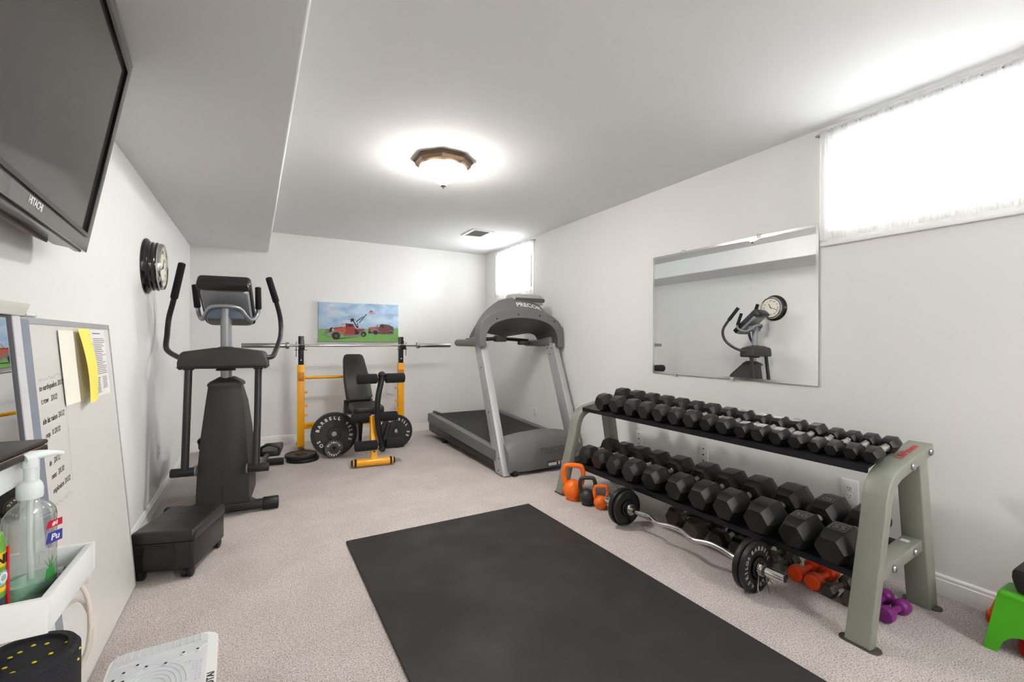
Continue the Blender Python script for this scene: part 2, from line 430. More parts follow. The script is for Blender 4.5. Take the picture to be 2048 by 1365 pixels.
# ------------------------------------------------------------------ wall outlets
M_plate_w = mat('white_outlet_plastic', (235, 233, 228), .4, var=0.01)
def outlet(loc, rotz, lab, kind='duplex', w_=.072, h_=.115, name='wall_outlet'):
    t = thing(name, lab, 'outlet' if kind == 'duplex' else 'wall plate', loc, rotz, 'wall outlets' if kind == 'duplex' else 'blank wall plates')
    MB().box((-w_/2, -.006, -h_/2), (w_/2, 0, h_/2), .003).build('cover_plate', M_plate_w, t)
    mb = MB()
    if kind == 'duplex':
        for dz in (.0205, -.0205):
            mb.m(0).prism([(x, z+dz) for x, z in rrect(-.017, -.014, .017, .014, .009)], 'y', -.009, -.005)
            mb.m(1)
            for dx, hh in ((-.0065, .008), (.0065, .0065)): mb.box((dx-.0012, -.0095, dz+.001), (dx+.0012, -.0085, dz+hh+.001))
            mb.cyl((0, -.0095, dz-.0075), (0, -.0085, dz-.0075), .0026, n=10)
        mb.build('sockets', [M_plate_w, M_ink], t)
    else:
        for z in (.042, 0, -.042): mb = MB(); mb.cyl((0, -.0085, z), (0, -.005, z), .0045 if z else .006, n=12); mb.build('screw' if z else 'jack', M_blackp, t)
outlet((XR, 1.255, .375), -PI/2, 'large white duplex outlet on the right wall between the dumbbell shelves', w_=.085, h_=.14)
outlet((XR, 4.50, .375), -PI/2, 'white wall outlet in the shadow behind the treadmill')
outlet((XR, 2.83, .37), -PI/2, 'white wall plate under the mirror nearest the treadmill', 'jack', .075, .125, 'wall_plate')
outlet((XR, 2.19, .375), -PI/2, 'white wall plate under the middle of the upper dumbbell shelf', 'jack', .075, .115, 'wall_plate')
outlet((XL, 4.15, .385), PI/2, 'white wall outlet on the left wall beside the elliptical')

# ------------------------------------------------------------------ wall mirror
t = thing('wall_mirror', 'large frameless wall mirror held by clear clips above the dumbbell rack', 'mirror', (XR, 2.043, .945))
MB().box((-.012, -.63, 0), (-.006, .63, .945)).build('mirror_glass', mat('mirror_silvering', (236, 238, 238), 0.0, 1.0, var=0), t)
MB().box((-.006, -.628, .002), (-.001, .628, .943)).build('backing', M_blackp, t)
mb = MB(); mb.ring_prism(rect(-.63, 0, .63, .945), rect(-.615, .015, .615, .93), 'x', -.0128, -.0121); mb.build('bevelled_edge', mat('mirror_bevel', (238, 240, 240), .12, 1.0, var=0), t)
mcl = mat('clear_clip_plastic', (225, 225, 222), .2, trans=.4)
for y, z in ((.40, 0), (-.08, 0), (.33, .945), (-.27, .945)):
    s_ = 1 if z else -1
    mb = MB(); mb.box((-.016, y-.012, z-(.012 if s_ > 0 else -.0)), (-.0125, y+.012, z+(.012 if s_ < 0 else 0)), .001) if False else mb.box((-.017, y-.012, z-.014 if s_ > 0 else z-.010), (-.0122, y+.012, z+.010 if s_ > 0 else z+.014), .001)
    mb.box((-.0125, y-.012, z+.001 if s_ > 0 else z-.010), (0, y+.012, z+.010 if s_ > 0 else z-.001))
    mb.build('clip', mcl, t)

# ------------------------------------------------------------------ television on its wall arm
M_gloss = mat('black_gloss_plastic', (12, 12, 14), 0.16, var=0, spec=.3)
M_screen = mat('tv_screen_glass', (58, 54, 52), 0.10, var=0.03, spec=.6)
M_bez = mat('grey_gloss_bezel', (96, 92, 90), 0.14, 0.1, var=0.02)
def television():
    d = Vector((-.0802, .9968, 0)).normalized(); v = Vector((.174, .014, .985)); v = (v-d*v.dot(d)).normalized(); n = d.cross(v)
    L, H = 1.15, .698
    org = Vector((-.52, 2.083, 1.5))-d*(L/2)
    t = thing('television', 'large dark flat screen television tilted down on the left wall', 'television')
    M = Matrix((d, v, n)).transposed().to_4x4(); M.translation = org; t.matrix_world = M
    h = L/2
    mb = MB(); mb.ring_prism(rect(-h, 0, h, H), rect(-h+.068, .052, h-.068, H-.052), 'z', -.035, 0)
    mb.box((-h+.03, .02, -.036), (h-.03, H-.02, -.030))
    mb.m(1).text('HITACHI', .026, Matrix.Translation((.0, .026, .0008)), .0004, bold=.0004)
    mb.build('bezel', [M_bez, M_wht], t)
    mb = MB(); mb.ring_prism(rect(-h+.060, .044, h-.060, H-.044), rect(-h+.080, .056, h-.080, H-.064), 'z', -.004, .006); mb.build('inner_rim', M_gloss, t)
    MB().box((-h+.07, .05, -.02), (h-.07, H-.054, -.002)).build('screen', M_screen, t)
    mb = MB(); mb.prism([(-h+.012, -.034), (-h+.016, -.084), (h-.016, -.084), (h-.012, -.034)], 'y', .002, H-.004, .005)
    mb.box((-h+.02, -.006, -.030), (h-.02, .006, -.010), .003); mb.build('back_housing', M_gloss, t)
    N = 16; crv = [(-h+.07+(2*h-.14)*k/N, -.083-.038*math.sin(PI*k/N)) for k in range(N+1)]
    mb = MB(); mb.prism(crv, 'y', -.004, .12, .002); mb.build('speaker_shell', mat('taupe_speaker_plastic', (132, 120, 116), .6, bump=.2, bscale=900), t)
    # swivel arm back to the wall
    mb = MB(); mb.box((-.14, .30, -.115), (.14, .56, -.083), .004); mb.tube([(0, .43, -.11), (.02, .46, -.14), (.05, .48, -.17)], .03, 8); mb.build('wall_bracket', M_blackp, t)
television()

# ------------------------------------------------------------------ wall clock
M_black_enam = mat('black_enamel', (20, 19, 21), 0.15, var=0, coat=.4)
def wall_clock():
    t = thing('wall_clock', 'round wall clock with deep black ribbed body and chrome rim', 'clock', (XL, 3.715, 1.677))
    RX = Matrix.Scale(.80, 4, (1, 0, 0)) @ Matrix.Rotation(PI/2, 4, 'Y')
    mb = MB(); mb.lathe([(.10, 0), (.176, 0), (.180, .008), (.176, .020), (.163, .030), (.156, .040), (.159, .052), (.154, .062), (.154, .070), (.158, .080), (.152, .088), (.151, .094), (.10, .094)], 64, RX); mb.build('body', M_black_enam, t)
    mb = MB(); mb.lathe([(.1505, .090), (.152, .100), (.150, .112), (.146, .120), (.136, .123), (.128, .119), (.128, .108), (.1505, .090)], 64, RX, caps=False); mb.build('rim', M_chrome, t)
    mb = MB(); mb.lathe([(.0, .109), (.129, .109)], 64, RX, caps=False)
    # face marks stand on the dial; local frame of the face: right is +y, up is +z
    FM = Matrix(((0, 0, 1, .0876), (1, 0, 0, 0), (0, 1, 0, 0), (0, 0, 0, 1)))
    mb.m(1)
    for i, num in enumerate(['XII', 'I', 'II', 'III', 'IV', 'V', 'VI', 'VII', 'VIII', 'IX', 'X', 'XI']):
        a = 90-30*i
        mb.text(num, .034, FM @ Matrix.Translation((.095*math.cos(R(a)), .095*math.sin(R(a)), .0005)) @ Matrix.Rotation(R(a-90), 4, 'Z'), .0004)
    mb.build('dial', [mat('cream_dial', (236, 230, 212), .6, var=.02), M_ink], t)
    mb = MB()
    for ang, L, wd in ((62, .062, .0045), (200, .09, .0032)):
        A = FM @ Matrix.Rotation(R(ang), 4, 'Z'); mb.box((-.015, -wd, .0025), (L, wd, .004), M=A)
    mb.build('hands', M_ink, t)
wall_clock()

# ------------------------------------------------------------------ canvas picture
def canvas():
    cx, z0, z1 = 1.101, 1.183, 1.662; W, H = .958, z1-z0
    t = thing('canvas_picture', 'wide canvas picture of two old red trucks on grass', 'picture', (cx, YB, z0))
    m = bpy.data.materials.new('painted_sky'); m.use_nodes = True; nt = m.node_tree; b = nt.nodes['Principled BSDF']; b.inputs['Roughness'].default_value = .7
    tc = nt.nodes.new('ShaderNodeTexCoord'); n = nt.nodes.new('ShaderNodeTexNoise'); n.inputs['Scale'].default_value = 4.5; n.inputs['Detail'].default_value = 5; n.inputs['Distortion'].default_value = .4
    mp = nt.nodes.new('ShaderNodeMapping'); mp.inputs['Scale'].default_value = (1, 1, 2.1); nt.links.new(tc.outputs['Object'], mp.inputs[0]); nt.links.new(mp.outputs[0], n.inputs['Vector'])
    r = nt.nodes.new('ShaderNodeValToRGB'); e = r.color_ramp.elements
    e[0].position = .32; e[0].color = lin((146, 158, 182)); e[1].position = .70; e[1].color = lin((214, 212, 214))
    k = e.new(.50); k.color = lin((164, 192, 220)); k = e.new(.6); k.color = lin((186, 204, 222))
    nt.links.new(n.outputs['Fac'], r.inputs[0]); nt.links.new(r.outputs[0], b.inputs['Base Color'])
    cols = [m, mat('painted_grass', (118, 168, 92), .7, var=.22, vscale=30), mat('painted_red', (152, 62, 54), .7, var=.22, vscale=25), mat('painted_dark', (48, 44, 50), .7, var=.3, vscale=40),
            mat('painted_grey', (126, 118, 122), .7, var=.2, vscale=30), mat('painted_maroon', (110, 68, 68), .7, var=.25, vscale=25), mat('painted_flag_blue', (52, 66, 110), .7), mat('painted_flag_red', (210, 90, 96), .7), mat('painted_glass', (168, 176, 186), .7), mat('painted_rust', (178, 92, 64), .7, var=.25, vscale=30), M_trim]
    mb = MB(); mb.box((-W/2, -.036, 0), (W/2, -.0, H), .003)
    S = W/1625.0     # picture units of the painting itself
    lay = [0]
    def P(ci, pts):
        lay[0] += 1
        mb.m(ci).poly([((x-195)*S-W/2, -.0362-lay[0]*2e-5, (955-y)*S*.977) for x, y in pts][::-1])
    def disc(ci, x, y, r, n=18): P(ci, [(x+r*math.cos(2*PI*k/n), y-r*math.sin(2*PI*k/n)) for k in range(n)])
    P(1, [(197, 690), (600, 672), (1200, 676), (1818, 650), (1818, 953), (197, 953)])
    # panel van behind
    P(5, [(1185, 640), (1340, 622), (1370, 575), (1480, 560), (1620, 580), (1712, 625), (1720, 770), (1500, 790), (1380, 780), (1180, 770)])
    P(9, [(1190, 640), (1345, 624), (1400, 660), (1250, 680), (1180, 670)])
    P(4, [(1215, 700), (1280, 670), (1380, 680), (1410, 740), (1360, 730), (1300, 710), (1240, 740), (1190, 770)])
    P(8, [(1375, 580), (1425, 572), (1405, 630), (1365, 625)]); P(3, [(1445, 585), (1500, 590), (1505, 640), (1435, 640)])
    P(4, [(1605, 740), (1620, 705), (1665, 695), (1705, 720), (1700, 750)])
    disc(3, 1330, 750, 48); disc(3, 1650, 760, 42); disc(4, 1650, 780, 24); disc(3, 1205, 745, 30)
    # tow truck in front
    P(3, [(815, 460), (880, 450), (885, 500), (820, 540)])
    P(3, [(880, 500), (960, 640), (940, 660), (860, 510)]); P(3, [(960, 540), (975, 660), (955, 660), (945, 545)])
    P(3, [(920, 520), (1070, 400), (1080, 412), (930, 535)]); P(3, [(980, 545), (1120, 370), (1138, 372), (1000, 548)]); disc(3, 1128, 370, 14)
    P(3, [(765, 476), (930, 482), (930, 490), (765, 486)])
    P(2, [(470, 660), (620, 640), (640, 570), (740, 560), (870, 570), (905, 640), (905, 800), (560, 800)])
    P(9, [(480, 690), (700, 655), (730, 700), (700, 790), (600, 790), (500, 740)])
    P(8, [(640, 580), (720, 572), (720, 640), (630, 640)]); P(3, [(760, 580), (860, 578), (860, 632), (760, 635)]); P(3, [(722, 570), (745, 568), (745, 640), (722, 645)])
    P(2, [(905, 680), (1080, 670), (1110, 700), (1000, 760), (905, 770)]); P(3, [(905, 650), (990, 760), (980, 820), (905, 815)])
    P(4, [(420, 800), (460, 745), (540, 725), (630, 745), (690, 800), (900, 800), (1010, 790), (1030, 740), (1080, 705), (1130, 730), (1060, 740), (1010, 830), (700, 850), (640, 800), (560, 770), (470, 790), (430, 840)])
    P(3, [(420, 660), (465, 650), (470, 720), (420, 760), (380, 740)]); disc(8, 470, 705, 22)
    P(4, [(290, 790), (340, 700), (385, 690), (400, 760), (360, 810)])
    P(4, [(270, 815), (290, 800), (430, 850), (425, 872)])
    disc(3, 530, 830, 82); disc(5, 535, 830, 36); disc(3, 1080, 790, 58); disc(4, 1075, 800, 26)
    P(3, [(560, 880), (1080, 838), (1000, 848), (520, 905)])
    # little flag on the boom
    P(7, [(1195, 300), (1240, 290), (1310, 325), (1300, 350), (1240, 340), (1190, 325)]); P(6, [(1205, 290), (1230, 265), (1275, 298), (1240, 300)])
    P(10, [(1200, 312), (1245, 306), (1305, 333), (1303, 340), (1243, 318)])
    mb.build('stretched_canvas', cols, t)
canvas()

# ------------------------------------------------------------------ treadmill (front faces the camera, the user would face the room)
M_tg = mat('treadmill_grey_plastic', (106, 106, 106), .48, var=.04, bump=.06, bscale=500)
M_tgd = mat('treadmill_dark_grey_plastic', (78, 76, 74), .55, var=.05, bump=.08, bscale=500)
M_tl = mat('treadmill_light_plastic', (168, 166, 160), .45, var=.03)
M_alu = mat('brushed_aluminium', (186, 188, 190), .45, .5, var=.08, vscale=60)
M_belt = mat('treadmill_belt', (34, 34, 35), .7, var=.15, bump=.25, bscale=800)
def treadmill():
    X0, X1 = 1.85, 2.80; xc = 2.325; ox, oy = xc, 4.4
    t = thing('treadmill', 'large grey treadmill with arched console against the right wall', 'treadmill', (ox, oy, 0))
    def V(x, y, z): return (x-ox, y-oy, z)
    T = Matrix.Translation((-ox, -oy, 0))
    for x in (X0+.01, X1-.09):
        mb = MB(); mb.prism([(3.62, .215), (5.44, .293), (5.47, .285), (5.475, .19), (5.44, .175), (3.62, .115)], 'x', x, x+.08, .006, M=T)
        mb.build('side_rail', M_tg, t)
    mb = MB(); mb.prism([(3.60, .05), (3.60, .17), (5.46, .19), (5.46, .085), (5.40, .07)], 'x', X0+.022, X1-.022, .004, M=T); mb.build('base_frame', M_blackp, t)
    mb = MB(); mb.prism([(3.66, .222), (5.43, .283), (5.455, .27), (5.455, .20), (3.66, .15)], 'x', X0+.09, X1-.09, .01, M=T); mb.build('running_belt', M_belt, t)
    for x in (X0+.08, X1-.12):
        mb = MB(); mb.box((x, 5.28, .275), (x+.04, 5.49, .31), .008, M=T); mb.build('rail_end_cap', M_tgd, t)
    for x in (X0+.07, X1-.13):
        mb = MB(); mb.cyl(V(x, 5.02, 0), V(x, 5.02, .12), .035, .028, 14); mb.build('foot', M_blackp, t)
    for x in (X0+.13, X1-.13):
        mb = MB(); mb.cyl(V(x-.02, 3.47, .026), V(x+.02, 3.47, .026), .026, n=16); mb.build('transport_wheel', M_blackp, t)
    # motor hood, higher in the middle
    rings = []
    for k in range(13):
        u = k/12; x = X0+.075+u*(X1-X0-.15); c = math.sin(PI*min(1, max(0, u*1.0)))**.6; hz = .275+.085*c; b = .028*c
        rings.append([V(x, 3.475-b, .035), V(x, 3.462-b, .10), V(x, 3.475-b, .20), V(x, 3.51-b, hz-.05), V(x, 3.55-b*.6, hz-.015), V(x, 3.62, hz+.004*c), V(x, 3.74, hz-.03*c), V(x, 3.86, .235+.03*c), V(x, 3.90, .225), V(x, 3.90, .17), V(x, 3.6, .035)])
    mb = MB(); mb.loft(rings)
    F = Matrix(((1, 0, 0, 0), (0, 0, -1, 0), (0, 1, 0, 0), (0, 0, 0, 1)))     # text plane facing -y
    mb.m(1).text('PRECOR', .085, Matrix.Translation(V(xc+.06, 3.4325, .20)) @ F, .0004, bold=.002)
    mb.build('motor_hood', [M_tg, mat('treadmill_faint_lettering', (92, 92, 93), .5, var=0)], t, angle=40)
    mb = MB(); mb.box(V(xc-.02, 3.432, .055), V(xc+.30, 3.436, .105)); mb.m(1).box(V(xc-.01, 3.4312, .06), V(xc+.08, 3.433, .085)); mb.m(2).box(V(xc+.07, 3.4312, .092), V(xc+.16, 3.433, .1)); mb.m(1)
    for k in range(5): mb.box(V(xc+.10+k*.035, 3.4312, .062), V(xc+.118+k*.035, 3.433, .09))
    mb.build('warning_label', [mat('label_grey', (70, 70, 70)), M_wht, mat('label_orange', (190, 100, 60))], t)
    # leaning uprights
    for x, sgn in ((X0+.02, 1), (X1-.09, -1)):
        mb = MB(); mb.prism([(3.475, .012), (3.625, .012), (4.10, 1.18), (3.955, 1.18)], 'x', x, x+.07, .004, M=T); mb.build('upright', M_alu, t)
    xs = X0+.0195
    for f_, a in ((.12, .2), (.45, .5), (.8, .5), (.03, .5)):
        y = 3.475+.48*f_+.15*a; mb = MB(); mb.cyl(V(xs-.002, y, .012+1.168*f_), V(xs+.004, y, .012+1.168*f_), .007, n=10); mb.build('bolt', M_blackp, t)
    for f_, a in ((.955, .2), (.955, .75), (.90, .6)):
        y = 3.475+.48*f_+.15*a; mb = MB(); mb.cyl(V(X1-.0925, y, .012+1.168*f_), V(X1-.088, y, .012+1.168*f_), .007, n=10); mb.build('bolt', M_blackp, t)
    # console arch
    def full(half): return [(-x, z) for x, z in half]+[(x, z) for x, z in half[::-1][1:]]
    def smooth(half, n=8):
        P = [Vector((x, z)) for x, z in half]; P.append(Vector((-half[-2][0], half[-2][1]))); out = []
        for i in range(len(half)-1):
            a = P[max(i-1, 0)]; b = P[i]; c = P[i+1]; d = P[i+2]
            for k in range(n):
                q = k/n; out.append(.5*((2*b)+(-a+c)*q+(2*a-5*b+4*c-d)*q*q+(-a+3*b-3*c+d)*q**3))
        out.append(P[len(half)-1]); return full([tuple(p) for p in out])
    fo = smooth([(.487, 1.143), (.483, 1.30), (.445, 1.395), (.335, 1.470), (.17, 1.508), (0, 1.52)])
    fi = smooth([(.418, 1.143), (.412, 1.25), (.375, 1.325), (.30, 1.380), (.16, 1.420), (0, 1.432)])
    bo = smooth([(.475, 1.143), (.472, 1.275), (.44, 1.40), (.355, 1.51), (.20, 1.612), (0, 1.645)])
    bi = smooth([(.41, 1.143), (.405, 1.20), (.37, 1.262), (.29, 1.285), (.15, 1.268), (0, 1.250)])
    def ring(a, y): return [V(xc+x, y, z) for x, z in a]
    def mix(a, b, q): return [(p[0]*(1-q)+r[0]*q, p[1]*(1-q)+r[1]*q) for p, r in zip(a, b)]
    mb = MB(); mb.loft([ring(mix(fi, fo, .03), 3.905), ring(mix(fi, fo, .95), 3.905), ring(fo, 3.913), ring(mix(fo, bo, .12), 3.925), ring(mix(fo, bo, .55), 3.968), ring(bo, 4.03), ring(mix(bo, bi, .1), 4.07)], caps=False, closed=False)
    from mathutils.bvhtree import BVHTree
    tree = BVHTree.FromBMesh(mb.bm)
    def onband(x, y):
        p = Vector(V(xc+x, 3.952+y, 2.0)); h = tree.ray_cast(p, Vector((0, 0, -1)))[0]
        return (p.x, p.y, (h.z if h else 1.55)+.0015)
    mb.m(1).text_map('PRECOR', .098, lambda x, y: onband(x*.80+.09, y*.50), .002)
    mb.text_map('USA', .03, lambda x, y: onband(x*.8+.29, y*.50), 0, Matrix.Rotation(PI/2, 4, 'Z'))
    mb.build('console_shell', [M_tg, M_wht], t, angle=40)
    mb = MB(); mb.loft([ring(mix(fi, fo, .03), 3.905), ring(fi, 3.908), ring(mix(fi, bi, .12), 3.95), ring(mix(fi, bi, .75), 4.16), ring(bi, 4.28), ring(mix(bi, bo, .25), 4.30), ring(mix(bi, bo, .9), 4.075)], caps=False, closed=False)
    mb.build('console_underside', M_tgd, t, angle=40)
    for x, z in ((-.30, 1.418), (-.06, 1.465), (.195, 1.463), (.375, 1.405)): mb = MB(); mb.cyl(V(xc+x, 3.902, z), V(xc+x, 3.91, z), .009, n=10); mb.build('screw', M_blackp, t)
    for x in (-.10, -.06): mb = MB(); mb.cyl(V(xc+x, 4.11, 1.318), V(xc+x, 4.12, 1.33), .008, n=8); mb.build('screw', M_blackp, t)
    mb = MB(); mb.loft([[V(xc+.13+x, 4.04+y*1.0, 1.585) for x, y in rrect(-.20, -.02, .20, .16, .05)], [V(xc+.13+x, 4.03+y, 1.635) for x, y in rrect(-.20, -.02, .20, .16, .05)], [V(xc+.13+x, 4.035+y, 1.672) for x, y in rrect(-.195, -.015, .195, .155, .05)], [V(xc+.13+x, 4.04+y, 1.688) for x, y in rrect(-.175, .0, .175, .14, .045)]])
    mb.build('display_housing', M_tl, t, angle=45)
    mb = MB(); mb.prism([(xc+.13+x, z) for x, z in rrect(-.165, 1.607, .19, 1.648, .018)], 'y', 4.001, 4.02, .004, M=T); mb.build('display_slot', M_tgd, t)
    for x, lab in ((X0-.005, 0), (X1-.095, 1)):
        mb = MB(); mb.prism([(4.0, 1.143), (4.0, 1.25), (4.13, 1.235), (4.24, 1.216), (4.52, 1.216), (4.565, 1.20), (4.575, 1.175), (4.56, 1.15), (4.52, 1.143)], 'x', x, x+.10, .02, 3, M=T)
        mb.build('armrest', M_tg, t)
    mb = MB(); mb.tube([V(X0+.09, 4.46, 1.205), V(xc-.12, 4.42, 1.222), V(xc, 4.41, 1.228), V(xc+.12, 4.42, 1.222), V(X1-.09, 4.46, 1.205)], .021, 12); mb.build('grip_bar', M_blackp, t)
    mb = MB(); mb.box(V(xc-.07, 4.36, 1.19), V(xc+.07, 4.46, 1.262), .02); mb.build('sensor_block', M_tgd, t)
    mb = MB(); mb.box(V(X1-.22, 4.40, 1.155), V(X1-.10, 4.48, 1.20), .015); mb.build('control_pad', M_tgd, t)
treadmill()

# ------------------------------------------------------------------ elliptical trainer (its front faces the camera)
M_esil = mat('elliptical_silver_plastic', (138, 139, 142), .4, .3, var=.04)
def elliptical():
    t = thing('elliptical_trainer', 'tall charcoal elliptical trainer in the corner by the left wall', 'elliptical', (-.205, 3.66, 0), R(-7))
    # front foot
    mb = MB(); mb.tube([(-.30, .02, .045), (0, -.005, .05), (.30, .02, .045)], .035, 14); mb.build('front_stabilizer', M_darkm, t)
    for s_ in (-1, 1):
        mb = MB(); mb.cyl((s_*.235, .013, .045), (s_*.335, .025, .044), .044, .044, 18, .008); mb.build('stabilizer_cap', M_blackp, t)
    mb = MB(); mb.prism([(-.205, .0), (-.15, -.055), (.15, -.055), (.205, .0), (.15, .09), (-.15, .09)], 'z', .058, .085, .008); mb.build('foot_cover', M_darkp, t)
    # shroud with a ridge down the front
    rings = []
    for z, w_, y0, y1 in ((.075, .158, -.05, .46), (.30, .150, -.045, .46), (.55, .133, -.03, .44), (.75, .113, -.012, .36), (.885, .098, .0, .22)):
        rings.append([(-w_, y0+.028, z), (-w_*.55, y0+.008, z), (0, y0, z), (w_*.55, y0+.008, z), (w_, y0+.028, z), (w_, y0+.08, z), (w_*.9, y1-.05, z), (w_*.6, y1, z), (-w_*.6, y1, z), (-w_*.9, y1-.05, z), (-w_, y0+.08, z)])
    mb = MB(); mb.loft(rings)
    mb.m(1).box((-.0015, -.0515, .08), (.0015, -.03, .20)); mb.build('front_shroud', [M_darkp, M_blackp], t, angle=28)
    mb = MB(); mb.loft([[(x*1.0, y, z) for x, y in rrect(-.103*k, -.008+.1*(1-k), .103*k, .20-.06*(1-k), .03)] for z, k in ((.882, 1.0), (.897, 1.0), (.912, .88), (.928, .62), (.94, .45))]); mb.build('shroud_cap', M_darkp, t, angle=40)
    mb = MB(); mb.cyl((0, .075, .90), (0, .055, 1.42), .034, .034, 24); mb.build('mast', M_silver, t)
    # moulded crossbeam cover
    pr = [(-.262, 1.012), (-.262, 1.05), (-.245, 1.112), (-.225, 1.122), (-.06, 1.146), (.06, 1.146), (.225, 1.122), (.245, 1.112), (.262, 1.05), (.262, 1.012), (.255, 1.005), (-.255, 1.005)]
    mb = MB(); mb.prism(pr, 'y', -.045, .135, .018, 3)
    mb.m(1)
    for s_ in (-1, 1): mb.lathe([(.030, -.004), (.030, .012)], 20, Matrix.Translation((s_*.205, .01, 1.0)))
    mb.m(0).lathe([(.060, -.012), (.055, .004), (.036, .02)], 24, Matrix.Translation((0, .06, 1.0)))
    mb.lathe([(.058, 0), (.05, .008), (.034, .014)], 24, Matrix.Translation((0, .06, 1.14)))
    mb.build('crossbeam_cover', [M_darkp, M_blackp], t)
    for s_ in (-1, 1):
        top = 1.725 if s_ < 0 else 1.655; dy = .10 if s_ < 0 else .0
        xb = -.405 if s_ < 0 else .318; xt = -.282 if s_ < 0 else .252; pts = [(s_*.24, .05, 1.075), (s_*.285, .09, 1.082), (xb*.94, .21, 1.135), (xb, .31, 1.235), (xb*.99, .335, 1.36), (xb*.6+xt*.4, .27, 1.49), (xt, .16, top)]
        mb = MB(); mb.tube(pts, .0175, 14); a = mb.build('arm_handle', M_darkm, t)
        p1 = Vector(pts[-2]); p2 = Vector(pts[-1]); d = (p2-p1)
        mb = MB(); mb.cyl(p1+d*.02, p2+d*.02, .0235, .0225, 16, .005); mb.build('grip', M_foam, a)
        yb = -.10 if s_ > 0 else -.06
        mb = MB(); mb.tube([(s_*.205, .01, 1.02), (s_*.206, -.02, .75), (s_*.208, yb, .33)], .0225, 14, sub=1); mb.build('swing_arm', M_darkm, t)
        mb = MB(); mb.cyl((s_*.15, yb, .33), (s_*.285, yb, .33), .029, .029, 18, .004)
        mb.m(1).lathe([(.031, 0), (.031, .008)], 18, Matrix.Translation((s_*.15, yb, .33)) @ Matrix.Rotation(PI/2, 4, 'Y')); mb.build('pivot_sleeve', [M_blackp, M_silver], t)
        # pedal arm and pedal
        zz = .36 if s_ < 0 else .26
        mb = MB(); mb.tube([(s_*.215, yb+.01, .32), (s_*.20, .35, .27), (s_*.19, 1.05, .20)], .02, 10, sub=4); mb.build('pedal_arm', M_darkm, t)
        mb = MB(); mb.prism(rrect(s_*.215-.075, .62, s_*.215+.075, .98, .03), 'z', zz-.03, zz+.015, .006)
        mb.tube([(s_*.215-.07, .66, zz+.01), (s_*.215-.06, .61, zz+.05), (s_*.215, .60, zz+.075), (s_*.215+.06, .61, zz+.05), (s_*.215+.07, .66, zz+.01)], .011, 8)
        mb.build('pedal', M_blackp, t)
    # rear frame
    mb = MB(); mb.box((-.03, .42, .03), (.03, 1.28, .085), .006); mb.build('rear_rail', M_darkm, t)
    mb = MB(); mb.tube([(-.27, 1.26, .035), (.27, 1.26, .035)], .033, 14, sub=1); mb.build('rear_stabilizer', M_blackp, t)
    mb = MB(); mb.cyl((-.12, .46, .27), (.12, .46, .27), .20, .20, 36, .01); mb.build('flywheel_cover', M_darkp, t)
    # console, leaning back: its rear shell faces the camera
    CM = Matrix.Translation((0, .115, 1.468)) @ Matrix.Rotation(R(46), 4, 'X')
    # local console frame: x across, z along the slope (up = towards the camera top edge), -y = rear shell
    mb = MB(); mb.prism([(x, z) for x, z in rrect(-.158, -.205, .158, .205, .03)], 'y', -.018, .04, .008, M=CM)
    mb.prism([(-.158, .150), (.158, .150), (.150, .208), (-.150, .208)], 'y', -.06, .03, .014, M=CM)
    mb.build('console', M_blackp, t)
    mb = MB(); mb.loft([[tuple(CM @ Vector((x, y, z))) for x, z in rrect(-.145*k, -.19*k-.01, .145*k, .15*k-.01, .03)] for y, k in ((-.012, 1), (-.032, .985), (-.045, .93))])
    mb.m(1).text('epic', .03, CM @ Matrix.Translation((0, -.0455, -.01)) @ Matrix(((1, 0, 0, 0), (0, 0, -1, 0), (0, 1, 0, 0), (0, 0, 0, 1))), .0004, bold=.0008)
    mb.build('console_back_shell', [M_esil, M_wht], t)
    mb = MB(); mb.box((-.11, .03, 1.345), (.11, .11, 1.42), .012); mb.build('mount_bracket', mat('elliptical_blue_grey', (96, 106, 122), .45, .3), t)
    mb = MB(); mb.tube([(-.200, .20, 1.46), (-.196, .21, 1.40), (-.178, .18, 1.36), (-.150, .12, 1.345), (-.122, .06, 1.37), (-.085, .01, 1.42), (0, -.012, 1.432), (.085, .01, 1.42), (.118, .06, 1.37), (.138, .12, 1.345), (.158, .18, 1.36), (.176, .21, 1.40), (.180, .20, 1.46)], .0145, 12); hb = mb.build('fixed_handlebar', M_silver, t)
    for s_ in (-1, 1):
        mb = MB(); xg = -.200 if s_ < 0 else .180; mb.cyl((xg, .205, 1.43), (xg*1.02, .15, 1.585), .021, .020, 16, .005); mb.build('grip', M_foam, hb)
    mb = MB(); mb.tube([(-.10, .9, .10), (-.26, .88, .25), (-.27, .85, .42), (-.20, .83, .50)], .012, 8); mb.build('cable_loop', M_blackp, t)
elliptical()

